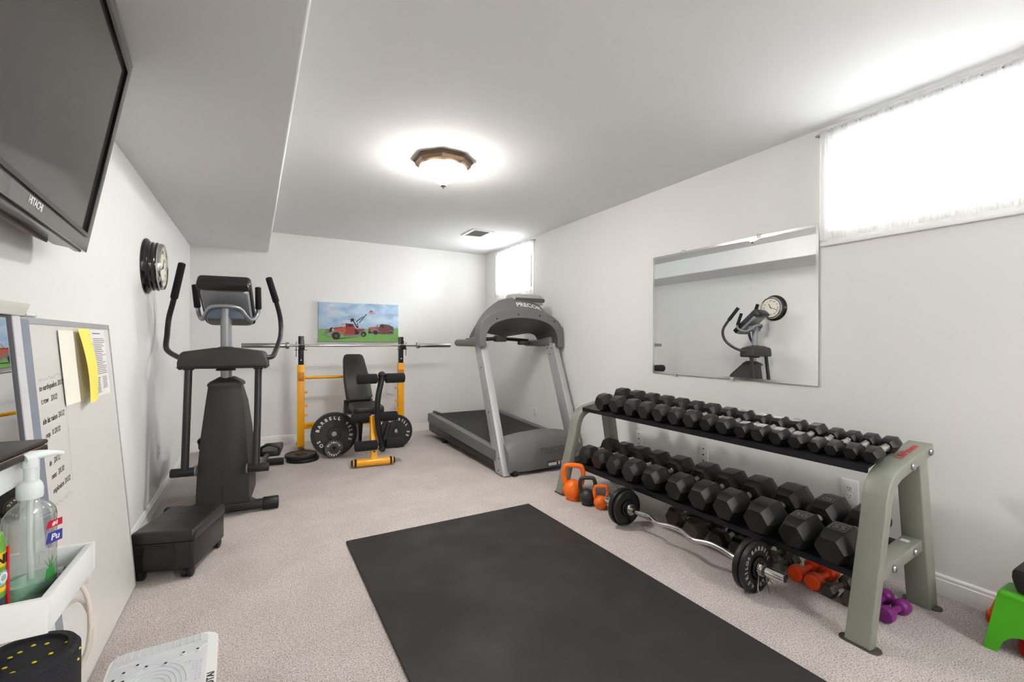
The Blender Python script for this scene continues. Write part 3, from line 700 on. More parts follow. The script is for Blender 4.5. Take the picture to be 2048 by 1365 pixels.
# ------------------------------------------------------------------ yellow weight bench with rack
M_vinyl = mat('black_vinyl', (34, 33, 34), .42, var=.08, vscale=40, bump=.2, bscale=350)
M_bblack = mat('bench_black_steel', (28, 28, 32), .3, .2, var=.06)
def bench():
    ox, oy = .95, 4.95
    t = thing('weight_bench', 'yellow steel weight bench with black pads and bar rack uprights', 'weight bench', (ox, oy, 0))
    def V(x, y, z): return (x-ox, y-oy, z)
    T = Matrix.Translation((-ox, -oy, 0))
    for x, sg in ((.402, 1), (1.492, -1)):
        mb = MB(); mb.box((x-.036, 5.36, .035), (x+.036, 5.42, .935), .008, M=T); u = mb.build('upright', M_yel, t)
        mb = MB(); mb.prism([(x-.026, .60+.16), (x+.026, .76), (x+.030, .80), (x+.030, .855), (x-.030, .855), (x-.030, .80)], 'y', 5.353, 5.361, .003, M=T); mb.build('rest_gusset', mat('bench_dark_yellow', (196, 128, 20), .45), u)
        mb = MB(); mb.box((x-.027, 5.366, .90), (x+.027, 5.414, 1.245), .004, M=T)
        mb.m(1).cyl(V(x, 5.3655, .985), V(x, 5.362, .985), .007, n=10); mb.build('inner_post', [M_bblack, M_wht], t)
        # J hook that carries the bar
        mb = MB(); mb.prism([(5.366, 1.20), (5.352, 1.20), (5.352, 1.128), (5.30, 1.112), (5.288, 1.15), (5.278, 1.15), (5.284, 1.098), (5.366, 1.098)], 'x', x-.029, x+.029, .003, M=T)
        mb.build('bar_hook', M_bblack, t)
        mb = MB(); mb.tube([V(x-sg*.050, 5.345, 1.02), V(x-sg*.050, 5.345, 1.17), V(x-sg*.045, 5.35, 1.18)], .0035, 6, sub=1); mb.tube([V(x-sg*.07, 5.345, 1.095), V(x+sg*.06, 5.345, 1.095)], .003, 6, sub=1); mb.build('locking_pin', M_bblack, t)
        for z in (.633, .482, .385):
            mb = MB(); mb.box((x+sg*.030-.0, 5.372, z-.012), (x+sg*.066, 5.408, z+.012), .004, M=T) if sg > 0 else mb.box((x-.066, 5.372, z-.012), (x-.030, 5.408, z+.012), .004, M=T)
            mb.build('peg', M_yel, u)
        mb = MB(); mb.box((x-.028, 5.19, .012), (x+.028, 5.66, .05), .012, M=T); ft = mb.build('floor_rail', M_bblack, t)
        mb = MB(); mb.ball(V(x, 5.19, .036), .036, (1, .8, .94)); mb.build('end_cap', M_blackp, ft)
    mb = MB(); mb.tube([V(.42, 5.40, .79), V(1.48, 5.40, .79)], .017, 12, sub=1); mb.build('upper_crossbar', M_yel, t)
    mb = MB(); mb.box((.43, 5.365, .235), (1.47, 5.415, .30), .006, M=T)
    mb.m(1)
    for k in range(8):
        mb.prism([(.46+k*.02, .262), (.466+k*.02, .262), (.474+k*.02, .278), (.468+k*.02, .278)], 'y', 5.3635, 5.366, M=T)
    mb.build('lower_crossbeam', [M_yel, M_ink], t)
    mb = MB(); mb.sweep([V(.965, 5.39, .29), V(.965, 4.85, .37), V(.967, 4.47, .44)], (1, 0, 0), .028, .032, .005); mb.build('seat_beam', M_yel, t)
    mb = MB(); mb.prism([(4.78, .37), (5.13, .33), (5.20, .10), (4.95, .04), (4.88, .06)], 'x', .925, .938, .002, M=T); mb.prism([(5.06, .42), (5.20, .38), (5.10, .56)], 'x', .80, 1.10, .002, M=T); mb.build('recline_bracket', M_bblack, t)
    # pads
    BM = Matrix.Translation(V(.95, 5.02, .555)) @ Matrix.Rotation(R(5), 4, 'Z') @ Matrix.Rotation(R(-31), 4, 'X')
    rings = []
    for y, k in ((-.034, .94), (-.022, 1.0), (.022, 1.0), (.034, .96)):
        rings.append([tuple(BM @ Vector((x*k, y, .275+(z-.275)*k))) for x, z in [(-.135, .03), (-.135, .26), (-.125, .36), (-.112, .50), (-.10, .545), (-.07, .56), (.07, .56), (.10, .545), (.112, .50), (.125, .36), (.135, .26), (.135, .03), (.11, 0), (-.11, 0)]])
    mb = MB(); mb.loft(rings); mb.m(1).box((-.136, -.036, .298), (.136, -.0335, .302), M=BM); mb.build('backrest', [M_vinyl, M_blackp], t, angle=50)
    SM = Matrix.Translation(V(.967, 4.80, .505)) @ Matrix.Rotation(R(3), 4, 'X')
    mb = MB(); mb.loft([[tuple(SM @ Vector((x*k, y*k, z))) for x, y in rrect(-.15, -.205, .15, .17, .05)] for z, k in ((-.035, .95), (-.024, 1), (.024, 1), (.038, .95))]); mb.build('seat', M_vinyl, t, angle=50)
    # front leg with T foot
    mb = MB(); mb.sweep([V(.968, 4.46, .47), V(.965, 4.41, .10), V(.962, 4.395, .06)], (1, .0, 0), .029, .026, .005)
    mb.m(1).cyl(V(.963, 4.372, .145), V(.963, 4.38, .145), .008, n=10); mb.build('front_leg', [M_yel, M_bblack], t)
    A = V(.775, 4.415, .045); B = V(1.14, 4.375, .045)
    mb = MB(); mb.tube([A, B], .036, 18, sub=1); ft = mb.build('front_foot', M_yel, t)
    for p, q in ((A, B), (B, A)):
        p = Vector(p); q = Vector(q); d = (q-p).normalized()
        mb = MB(); mb.cyl(p-d*.018, p+d*.035, .032, .039, 18, .01); mb.build('end_cap', M_blackp, ft)
    # leg developer
    mb = MB(); mb.tube([V(1.035, 4.40, .865), V(1.025, 4.385, .80), V(.995, 4.365, .67), (V(.985, 4.36, .52)), V(.998, 4.36, .36), V(1.025, 4.37, .24), V(1.035, 4.375, .17)], .027, 14); la = mb.build('leg_developer_arm', M_bblack, t)
    mb = MB(); mb.ball(V(1.036, 4.40, .868), .036); mb.build('end_cap', M_blackp, la)
    mb = MB(); mb.ball(V(1.036, 4.376, .165), .034); mb.build('end_cap', M_blackp, la)
    for y, z, xa, xb, nm in ((4.40, .835, .805, 1.255, 'upper'), (4.53, .445, .78, 1.22, 'mid'), (4.385, .205, .785, 1.245, 'lower')):
        mb = MB(); mb.tube([V(xa+.01, y, z), V(xb-.01, y-.004, z)], .011, 8, sub=1); br = mb.build('roller_bar', M_bblack, t)
        xm = 1.03 if nm != 'mid' else 1.0
        for a, b in ((xa, xm-.04), (xm+.04, xb)):
            mb = MB(); mb.cyl(V(a, y, z), V(b, y-.003, z), .047, .047, 22, .01); mb.build('foam_roller', M_foam, br)
    mb = MB(); mb.sweep([V(1.03, 4.41, .815), V(1.0, 4.45, .80)], (1, 0, 0), .04, .012, .003); mb.build('roller_bracket', M_yel, t)
    mb = MB(); mb.cyl(V(1.09, 4.33, .42), V(1.05, 4.345, .26), .024, .026, 14, .006); mb.build('adjusting_post', M_blackp, t)
bench()

# barbell resting in the hooks
def barbell():
    y, z = 5.318, 1.143
    t = thing('barbell', 'long chrome barbell resting unloaded across the yellow rack', 'barbell', (.972, y, z-.014))
    mb = MB(); mb.cyl((-.70, 0, .014), (.70, 0, .014), .0142, n=18); mb.build('shaft', M_chrome, t)
    for s_ in (-1, 1):
        mb = MB(); a, b = (s_*.70, s_*1.124); mb.cyl((a, 0, .014), (b, 0, .014), .025, n=24, bev=.003); sl = mb.build('sleeve', M_steel, t)
        mb = MB(); mb.cyl((s_*.69, 0, .014), (s_*.725, 0, .014), .037, n=24, bev=.004); mb.build('collar', M_steel, sl)
barbell()

# ------------------------------------------------------------------ weight plates
def plate_mesh(r, th, ribs=True):
    mb = MB(); h = th/2
    mb.lathe([(.026, -h), (r*.985, -h), (r, -h+.004), (r, h-.004), (r*.985, h), (r*.90, h), (r*.875, h-.006), (r*.30, h-.006), (r*.27, h), (.055 if r > .1 else r*.45, h+.0), (.026, h), (.026, -h)], 56, caps=False)
    return mb
def lean_matrix(c, tilt, yaw, spin=0):
    # plate local z (face) -> toward the camera side (-y), tilted back
    return Matrix.Translation(c) @ Matrix.Rotation(yaw, 4, 'Z') @ Matrix.Rotation(PI/2-tilt, 4, 'X') @ Matrix.Rotation(spin, 4, 'Z')
def big_plate(name, lab, r, th, c, tilt, yaw, texts, group, mt=M_plate):
    t = thing(name, lab, 'weight plate', (0, 0, 0), 0, group); t.matrix_world = lean_matrix(c, tilt, yaw)
    mb = plate_mesh(r, th)
    h = th/2
    if r > .12:
        for a in (175, 62, 318): mb.box((r*.26, -.006, h-.008), (r*.88, .006, h-.001), M=Matrix.Rotation(R(a), 4, 'Z'))
    mb.m(1)
    for body, size, rad, a0, step in texts: mb.ring_text(body, size, rad, a0, step, h-.0055, bold=.0012)
    mb.build('disc', [mt, M_wht], t)
    mb = MB(); mb.lathe([(.0255, -h-.001), (r*.2, -h-.001), (r*.2, h+.002), (.0255, h+.002), (.0255, -h-.001)], 28, caps=False); mb.build('hub', M_plate, t)
    return t
big_plate('weight_plate', 'big black plate lettered BARBELL 45LBS leaning on the bench', .226, .034, (.69, 5.00, .224), R(9), R(-4), [('BARBELL', .046, .163, 165, 15.5), ('45LBS', .046, .163, 40, 15.5), ('KILOS', .046, .163, 268, 15.5)], 'weight plates by the bench')
big_plate('weight_plate', 'small black plate leaning on the face of the 45 pound plate', .089, .022, (.674, 4.905, .092), R(14), R(-4), [('OLYMPIC', .021, .062, 150, 20), ('BARBELL', .021, .062, 330, 20)], 'weight plates by the bench', M_iron)
big_plate('weight_plate', 'black plate lettered BARBELL 35 beside the bench roller', .183, .032, (1.355, 5.06, .182), R(10), R(4), [('BARBELL', .040, .132, 122, 16), ('35', .042, .132, 352, 18), ('KILOS', .036, .132, 250, 16)], 'weight plates by the bench')
for z, dx, lab, yw in ((.0166, .008, 'lower of two black plates lying stacked on the carpet', 10), (.0525, -.008, 'upper of two black plates lying stacked on the carpet', 60)):
    t = thing('weight_plate', lab, 'weight plate', (.382+dx, 4.965, z), R(yw), 'weight plates by the bench')
    mb = plate_mesh(.152 if dx > 0 else .148, .032); mb.build('disc', M_plate, t)
    mb = MB(); mb.lathe([(.0255, -.0165), (.05, -.0165), (.05, .0185), (.0255, .0185), (.0255, -.0165)], 24, caps=False); mb.build('hub', mat('rusty_hub', (92, 60, 44), .6, .2, var=.25), t)

# ------------------------------------------------------------------ floor mat
t = MB(); t.box((-.635, -1.15, 0), (.635, 1.15, .014), .004)
mmat = mat('rubber_mat', (47, 45, 44), .62, var=.12, vscale=3.5, bump=.15, bscale=500, spec=.35)
def speckle_mat(m):
    nt = m.node_tree; b = nt.nodes['Principled BSDF']; old = b.inputs['Base Color'].links[0].from_socket
    tc = nt.nodes.new('ShaderNodeTexCoord'); v = nt.nodes.new('ShaderNodeTexVoronoi'); v.inputs['Scale'].default_value = 55; nt.links.new(tc.outputs['Object'], v.inputs['Vector'])
    lt = nt.nodes.new('ShaderNodeMath'); lt.operation = 'LESS_THAN'; lt.inputs[1].default_value = .05; nt.links.new(v.outputs['Distance'], lt.inputs[0])
    mx = nt.nodes.new('ShaderNodeMix'); mx.data_type = 'RGBA'; nt.links.new(lt.outputs[0], mx.inputs['Factor']); nt.links.new(old, mx.inputs['A']); mx.inputs['B'].default_value = lin((120, 118, 114)); nt.links.new(mx.outputs['Result'], b.inputs['Base Color'])
    # dusty wear: rougher and smoother patches
    n = nt.nodes.new('ShaderNodeTexNoise'); n.inputs['Scale'].default_value = 2.2; nt.links.new(tc.outputs['Object'], n.inputs['Vector'])
    mr = nt.nodes.new('ShaderNodeMapRange'); mr.inputs['From Min'].default_value = .35; mr.inputs['From Max'].default_value = .65; mr.inputs['To Min'].default_value = .5; mr.inputs['To Max'].default_value = .8
    nt.links.new(n.outputs['Fac'], mr.inputs['Value']); nt.links.new(mr.outputs[0], b.inputs['Roughness'])
speckle_mat(mmat)
o = t.build('floor_mat', mmat); o.location = (1.098, 1.66, 0); o.rotation_euler = (0, 0, R(.4))
tag(o, 'large black rubber floor mat lying on the carpet', 'mat')

# ------------------------------------------------------------------ dumbbell rack
M_rack = mat('grey_green_rack_paint', (140, 143, 131), .42, .1, var=.07, vscale=14, bump=.05, bscale=300)
M_red = mat('red_sticker', (196, 52, 48), .5, var=0)
XFRONT = 2.06
def rack():
    ox, oy = 2.38, 1.88
    t = thing('dumbbell_rack', 'two tier grey green steel dumbbell rack under the mirror', 'rack', (ox, oy, 0))
    def V(x, y, z): return (x-ox, y-oy, z)
    path = [(2.086, .0), (2.213, .485), (2.224, .545), (2.246, .596), (2.278, .629), (2.325, .651), (2.43, .675), (2.650, .722)]
    for yc, near in ((.885, True), (2.91, False)):
        mb = MB(); mb.sweep([V(x, yc, z) for x, z in path], (0, 1, 0), .045, .026, .006)
        if near:
            SM = Matrix.Translation(V(2.49, yc, .7205)) @ Matrix.Rotation(R(-10.6), 4, 'Y')
            mb.m(1).text('LifeFitness', .042, Matrix.Translation(V(2.50, yc+.0, .7172)) @ Matrix.Rotation(R(-12.0), 4, 'Y'), .0006, bold=.0005, shear=.25)
            mb.m(2)
            for x, z in ((2.13, .055), (2.135, .10), (2.145, .16), (2.155, .165)): mb.cyl(V(x-.0355, yc-.02, z), V(x-.02, yc-.02, z), .0035, n=8)
        mb.build('front_leg', [M_rack, M_red, M_ink], t, angle=50)
        mb = MB(); mb.sweep([V(2.545, yc, .70), V(2.665, yc, 0)], (0, 1, 0), .044, .040, .006); mb.build('rear_leg', M_rack, t, angle=50)
        mb = MB(); mb.prism([(2.155, .225), (2.59, .272), (2.59, .325), (2.167, .278)], 'y', yc-.030, yc+.038, .003, M=Matrix.Translation((-ox, -oy, 0))); br = mb.build('side_brace', M_rack, t)
        if near:
            mb = MB(); mb.box(V(2.50, yc-.005, .316), V(2.535, yc+.025, .3185), M=None); mb.build('paper_tag', M_wht, br)
            mb = MB(); mb.box(V(2.172, yc-.0308, .232), V(2.212, yc-.0298, .272)); mb.build('red_sticker', mat('faded_red_sticker', (178, 96, 84), .6, var=.2, vscale=60), br)
        sgn = -1 if near else 1
        for x, z in ((2.61, .713), (2.43, .672), (2.50, .285), (2.30, .262)):
            mb = MB(); yy = yc+sgn*(.0455 if z > .5 else (.031 if near else .039)); mb.lathe([(.016, 0), (.016, .004), (.012, .009), (.0, .012)], 16, Matrix.Translation(V(x, yy, z)) @ Matrix.Rotation(-sgn*PI/2 if True else 0, 4, 'X')); mb.build('bolt', M_silver, t)
        for x in (2.088, 2.665):
            mb = MB(); mb.prism(rrect(-.030, -.072, .030, .072, .028), 'z', 0, .005, M=Matrix.Translation(V(x, yc, 0))); mb.build('foot_plate', mat('worn_foot_plate', (88, 82, 74), .5, .3, var=.3, vscale=40), t)
    # shelves: tilted trays with turned up lips
    for nm, xf, zf, xb, zb in (('upper_shelf', 2.255, .668, 2.56, .725), ('lower_shelf', 2.175, .236, 2.545, .296)):
        mb = MB(); y0, y1 = .932, 2.863
        mb.prism([(xf, zf-.024), (xf, zf+.004), (xf+.004, zf+.0065), (xb-.004, zb+.006), (xb, zb+.003), (xb, zb-.022), (xb-.01, zb-.022), (xb-.012, zb-.006), (xf+.012, zf-.006), (xf+.01, zf-.022)], 'y', y0, y1, M=Matrix.Translation((-ox, -oy, 0)))
        mb.build(nm, M_bblack, t)
rack()

# ------------------------------------------------------------------ hex dumbbells
def hexring(x, rad, rot=0.0): return [(x, rad*math.cos(R(60*k)+rot), rad*math.sin(R(60*k)+rot)) for k in range(6)]
M_dnum = mat('raised_rubber_number', (110, 106, 100), .45, var=0)
def hex_dumbbell(lab, group, flat, L, hl, loc, rz, tilt, num=None, mrub=None, mh=None, roll=0.0, sidenum=None, hr=.015):
    """flat: size across flats; L: overall length; hl: head length. Axis = local x, resting on a flat."""
    mrub = mrub or M_rub
    rad = flat/math.sqrt(3)
    t = thing('hex_dumbbell', lab, 'dumbbell', loc, 0, group)
    t.rotation_euler = (Matrix.Rotation(rz, 3, 'Z') @ Matrix.Rotation(-tilt, 3, 'Y') @ Matrix.Rotation(roll, 3, 'X')).to_euler()
    rise = flat/2
    for s_ in (-1, 1):
        xo = s_*L/2; xi = s_*(L/2-hl); c = s_*hl
        mb = MB()
        mb.loft([[(x, y, z+rise) for x, y, z in hexring(*q)] for q in ((xo, rad*.60), (xo, rad*.74), (xo-c*.05, rad*.80), (xo-c*.28, rad*.985), (xo-c*.33, rad), (xo-c*.74, rad), (xo-c*.80, rad*.97), (xi, rad*.70), (xi, rad*.45))])
        tb_h = rad*math.sqrt(3)/2+rise
        TM = Matrix.Translation((xo-c*.54, 0, tb_h+.0006)) @ Matrix.Rotation(PI/2 if s_ < 0 else -PI/2, 4, 'Z') @ Matrix.Rotation(PI, 4, 'Z')
        if num: mb.m(1).text(num, min(.05, hl*.42), TM, .0006, bold=.0006)
        if num and flat > .13:
            a, b = rad*.42, hl*.17
            mb.m(1).ring_prism(rect(-a, -b, a, b), rect(-a+.0025, -b+.0025, a-.0025, b-.0025), 'z', -.0002, .0008, M=TM)
        if sidenum and s_ < 0:
            SMt = Matrix.Translation((xo-c*.54, 0, rise)) @ Matrix.Rotation(R(60), 4, 'X') @ Matrix.Translation((0, 0, tb_h-rise+.0006)) @ Matrix.Rotation(-PI/2, 4, 'Z')
            mb.m(1).text(sidenum, .06, SMt, .0006, bold=.002)
        mb.build('head', [mrub, M_dnum], t, angle=20)
    mb = MB(); g = L/2-hl+.002
    mb.lathe([(hr*.85, -g), (hr*.85, -g*.9), (hr*.8, -g*.75), (hr, -g*.45), (hr*1.12, 0), (hr, g*.45), (hr*.8, g*.75), (hr*.85, g*.9), (hr*.85, g)], 18, Matrix.Translation((0, 0, rise)) @ Matrix.Rotation(PI/2, 4, 'Y'))
    mb.build('handle', mh or M_knurl, t)
    for s_ in (-1, 1): mb = MB(); mb.lathe([(hr*1.35, 0), (hr*1.35, .010)], 18, Matrix.Translation((s_*(g-.012)-.005, 0, rise)) @ Matrix.Rotation(PI/2, 4, 'Y')); mb.build('handle_collar', mh or M_chrome, t)
    return t
TOPY = [2.637, 2.482, 2.335, 2.205, 2.079, 1.957, 1.841, 1.726, 1.622, 1.514, 1.420, 1.326, 1.234, 1.149, 1.077, 1.003, .929]
G1 = 'hex dumbbells on the upper shelf'; G2 = 'hex dumbbells on the lower shelf'
TILT1 = math.atan2(.057, .305); TILT2 = math.atan2(.06, .37)
for i, y in enumerate(TOPY):
    f = i/16
    sp = (TOPY[i-1]-y if i else .15) if i == 16 else (y-TOPY[i+1])
    flat = .118*(1-f)+.073*f
    if i: flat = min(flat, (TOPY[i-1]-y)*.85)
    if i < 16: flat = min(flat, (y-TOPY[i+1])*.85)
    L = .305*(1-f)+.24*f; hl = .115*(1-f)+.084*f
    extra = 'beside the treadmill' if i == 0 else ('beside the red lettered end' if i == 16 else 'counting from the treadmill')
    lab = '%s black hex dumbbell on the upper rack shelf %s' % (ORD[i], extra) if i not in (0, 16) else ('black hex dumbbell at the treadmill end of the upper rack shelf' if i == 0 else 'smallest black hex dumbbell on the upper rack shelf at the red lettered end')
    xc = 2.393
    z = .668+.006+(xc-2.255)*math.tan(TILT1)
    hex_dumbbell(lab, G1, flat, L, hl, (xc, y, z+.0015), R(random.Random(i).uniform(-.4, .4)), TILT1, hr=.0135)
BOTY = [2.760, 2.598, 2.432, 2.265, 2.078, 1.876, 1.704, 1.538, 1.355, 1.180, 1.020]
NUM = [None, None, None, None, None, None, None, None, None, '50', '55']
for i, y in enumerate(BOTY):
    f = i/10
    flat = .128*(1-f)+.152*f
    if i: flat = min(flat, (BOTY[i-1]-y)*.85)
    if i < 10: flat = min(flat, (y-BOTY[i+1])*.85)
    L = .345*(1-f)+.44*f; hl = .130*(1-f)+.186*f
    if i == 0: lab = 'black hex dumbbell at the treadmill end of the lower rack shelf'
    elif i == 10: lab = 'biggest black hex dumbbell marked 55 at the end of the lower rack shelf'
    elif i == 9: lab = 'black hex dumbbell marked 50 on the lower rack shelf'
    else: lab = '%s black hex dumbbell on the lower rack shelf counting from the treadmill' % ORD[i]
    xc = 2.362
    z = .236+.006+(xc-2.175)*math.tan(TILT2)
    hex_dumbbell(lab, G2, flat, L, hl, (xc, y, z+.0015), R(random.Random(i+40).uniform(-.4, .4)), TILT2, NUM[i], hr=.0165)

# dumbbells on the carpet under the rack
G3 = 'loose dumbbells on the carpet under the rack'
hex_dumbbell('old iron hex dumbbell marked 35 on the carpet under the rack', G3, .118, .30, .095, (2.475, 2.03, 0), R(-2), 0, None, M_iron, M_iron, sidenum='35')
hex_dumbbell('brown iron hex dumbbell on the carpet beside the one marked 35', G3, .122, .31, .10, (2.42, 1.847, 0), R(3), 0, None, M_iron, M_iron)
hex_dumbbell('rubber hex dumbbell with chrome handle on the carpet behind the curl bar', G3, .108, .27, .09, (2.425, 1.690, 0), R(2), 0)
hex_dumbbell('black hex dumbbell on the carpet behind the near curl bar plates', G3, .112, .28, .09, (2.43, 1.558, 0), R(0), 0)
M_gi = mat('grey_worn_iron', (92, 90, 80), .5, .3, var=.3, vscale=35, bump=.2, bscale=200)
hex_dumbbell('small grey iron hex dumbbell next to the near curl bar plate', G3, .072, .22, .062, (2.415, 1.368, 0), R(2), 0, None, M_gi, M_gi, hr=.012)
hex_dumbbell('small grey iron hex dumbbell behind the near curl bar plate', G3, .070, .21, .06, (2.50, 1.453, 0), R(0), 0, None, M_gi, M_gi, hr=.012)
hex_dumbbell('little worn dark hex dumbbell beside the orange dumbbells', G3, .060, .20, .052, (2.43, 1.118, 0), R(-2), 0, None, M_iron, M_iron, hr=.011)
hex_dumbbell('little worn dark hex dumbbell right behind the front rack leg', G3, .062, .20, .052, (2.425, 1.040, 0), R(2), 0, None, M_iron, M_iron, hr=.011)
def round_dumbbell(lab, col, r, L, loc, rz):
    t = thing('vinyl_dumbbell', lab, 'dumbbell', loc, rz, 'vinyl dumbbells on the carpet')
    for s_ in (-1, 1):
        mb = MB(); x1 = s_*L/2; c = s_*L
        prof = [(.012, L/2-.30*L), (r*.70, L/2-.29*L), (r*.95, L/2-.24*L), (r, L/2-.18*L), (r, L/2-.05*L), (r*.94, L/2-.015*L), (r*.8, L/2), (.001, L/2-.004)]
        mb.lathe(prof, 26, Matrix.Translation((0, 0, r)) @ Matrix.Rotation(s_*PI/2, 4, 'Y'))
        mb.build('head', col, t, angle=40)
    mb = MB(); mb.lathe([(.015, -.24*L), (.0125, -.15*L), (.014, 0), (.0125, .15*L), (.015, .24*L)], 16, Matrix.Translation((0, 0, r)) @ Matrix.Rotation(PI/2, 4, 'Y')); mb.build('handle', col, t)
M_or = mat('orange_vinyl', (240, 78, 22), .42, var=.08, vscale=25)
M_pu = mat('purple_vinyl', (116, 34, 112), .4, var=.08, vscale=25)
round_dumbbell('bright orange dumbbell on the carpet nearer the curl bar plates', M_or, .038, .215, (2.45, 1.278, 0), R(1))
round_dumbbell('bright orange dumbbell on the carpet beside the little dark hex dumbbells', M_or, .038, .215, (2.44, 1.194, 0), R(2))
round_dumbbell('purple dumbbell on the carpet in the open end of the rack', M_pu, .033, .175, (2.418, .897, 0), R(-3))
round_dumbbell('purple dumbbell on the carpet half hidden behind the other purple one', M_pu, .032, .17, (2.455, .966, 0), R(1))

# ------------------------------------------------------------------ kettlebells
M_ork = mat('orange_kettlebell_vinyl', (246, 112, 20), .4, var=.04)
def kettlebell(lab, col, h, rb, loc, rz, wide=1.0, hw=.62, hr=.014):
    t = thing('kettlebell', lab, 'kettlebell', loc, rz, 'kettlebells beside the rack')
    mb = MB(); prof = [(rb*.55, 0), (rb*.72, .004)]
    for k in range(1, 13):
        a = -PI/2+PI*(k/13)*1.0
        prof.append((rb*math.cos(a)*1.0 if k > 2 else max(rb*.72, rb*math.cos(a)), rb*.93+rb*math.sin(a)*.95))
    mb.lathe(prof+[(rb*.2, rb*1.86)], 32, Matrix.Scale(wide, 4, (1, 0, 0))); mb.build('bell', col, t, angle=60)
    w_ = rb*hw; zb = rb*1.45
    mb = MB(); mb.tube([(-w_*.95, 0, zb), (-w_*1.16, 0, zb+(h-zb)*.45), (-w_*1.05, 0, h-hr*2.2), (-w_*.72, 0, h-hr), (w_*.72, 0, h-hr), (w_*1.05, 0, h-hr*2.2), (w_*1.16, 0, zb+(h-zb)*.45), (w_*.95, 0, zb)], hr, 12); mb.build('handle', col, t)
kettlebell('largest orange kettlebell with tall loop handle next to the rack leg', M_ork, .272, .079, (2.092, 2.763, 0), R(-38), 1.0, .80, .0185)
kettlebell('charcoal kettlebell between the two orange kettlebells', mat('charcoal_kettlebell', (48, 50, 50), .45, var=.15, vscale=30), .208, .060, (2.115, 2.622, 0), R(-32), 1, .80, .0145)
kettlebell('small orange kettlebell beside the far curl bar plates', M_ork, .170, .050, (2.147, 2.512, 0), R(-32), 1, .82, .0115)

# ------------------------------------------------------------------ curl bar on the carpet with its plates
def curl_bar():
    x, z = 2.085, .122
    t = thing('curl_bar', 'chrome zigzag curl bar lying on the carpet before the rack', 'curl bar', (x, 1.75, z))
    ysh = [(.42, 0), (.34, 0), (.255, .014), (.17, -.014), (.085, .010), (0, .012), (-.085, -.015), (-.17, .012), (-.255, .010), (-.32, -.004), (-.40, 0)]
    mb = MB(); mb.tube([(dx*.75, y, dx*.36) for y, dx in ysh], .0135, 14, sub=5); mb.build('shaft', M_chrome, t)
    for s_, a, b in ((1, .40, .62), (-1, .372, .575)):
        mb = MB(); mb.cyl((0, s_*a, 0), (0, s_*b, 0), .0245, n=26, bev=.002); sl = mb.build('sleeve', M_chrome, t)
        mb = MB(); mb.cyl((0, s_*(a-.012), 0), (0, s_*(a+.012), 0), .036, n=26, bev=.003); mb.build('collar', M_steel, sl)
        mb = MB(); mb.cyl((0, s_*(b-.001), 0), (0, s_*(b+.0008), 0), .014, n=18); mb.build('end_plug', M_blackp, sl)
curl_bar()
def round_plate(lab, y, r, th, face, texts, mt):
    t = thing('weight_plate', lab, 'weight plate', (0, 0, 0), 0, 'weight plates on the curl bar')
    # local z points along the bar away from its middle
    M = Matrix.Translation((2.085, y, .122)) @ Matrix.Rotation(PI/2 if face < 0 else -PI/2, 4, 'X')
    t.matrix_world = M
    mb = plate_mesh(r, th); mb.m(1)
    for body, size, rad, a0, step in texts: mb.ring_text(body, size, rad, a0, step, th/2-.0055, bold=.0008)
    mb.build('disc', [mt, M_rubdark if not texts else mat('grey_print', (150, 148, 146), .6, var=0)], t)
    mb = MB(); mb.lathe([(.0252, -th/2-.001), (.05, -th/2-.001), (.05, th/2+.002), (.0252, th/2+.002), (.0252, -th/2-.001)], 28, caps=False); mb.build('hub', M_plate, t)
round_plate('outer large plate at the far end of the curl bar beside the kettlebells', 2.218, .120, .026, 1, [], M_plate)
round_plate('inner plate at the far end of the curl bar facing the middle', 2.186, .108, .024, -1, [], M_plate)
round_plate('inner plate at the near end of the curl bar facing the middle', 1.345, .120, .026, 1, [], M_plate)
round_plate('outer plate lettered 45 KILOS BARBELL at the near end of the curl bar', 1.312, .119, .026, -1, [('BARBELL', .026, .088, 118, 17), ('KILOS', .026, .088, 200, 15), ('4.5', .026, .088, 245, 12), ('LBS', .026, .088, 300, 15)], M_plate)
def spring_clip(lab, y, s_, ang):
    t = thing('spring_clip', lab, 'collar clip', (2.085, y, .122), 0, 'spring clips on the curl bar'); t.rotation_euler = (0, R(ang), 0)
    mb = MB(); n = 46; pts = [(.0285*math.cos(2*PI*3*k/n), s_*(.004+.02*k/n), .0285*math.sin(2*PI*3*k/n)) for k in range(n+1)]
    mb.tube(pts, .003, 8, sub=1); mb.build('coil', M_chrome, t)
    mb = MB()
    for y_, sx_ in ((.004, -1), (.024, 1)):
        mb.tube([(sx_*.012, s_*y_, -.027), (sx_*.02, s_*y_*1.2, -.07), (sx_*.024, s_*(y_+.006+.006*sx_), -.110)], .0026, 8, sub=1)
        mb.tube([(sx_*.012, s_*y_, -.027), (sx_*.045, s_*(y_+.018), -.075), (sx_*.048, s_*(y_+.03), -.105)], .0026, 8, sub=1)
    mb.build('grip_wires', M_steel, t)
spring_clip('chrome spring clip hanging on the near curl bar sleeve', 1.297, -1, 0)
spring_clip('chrome spring clip standing up on the far curl bar sleeve', 2.232, 1, 150)

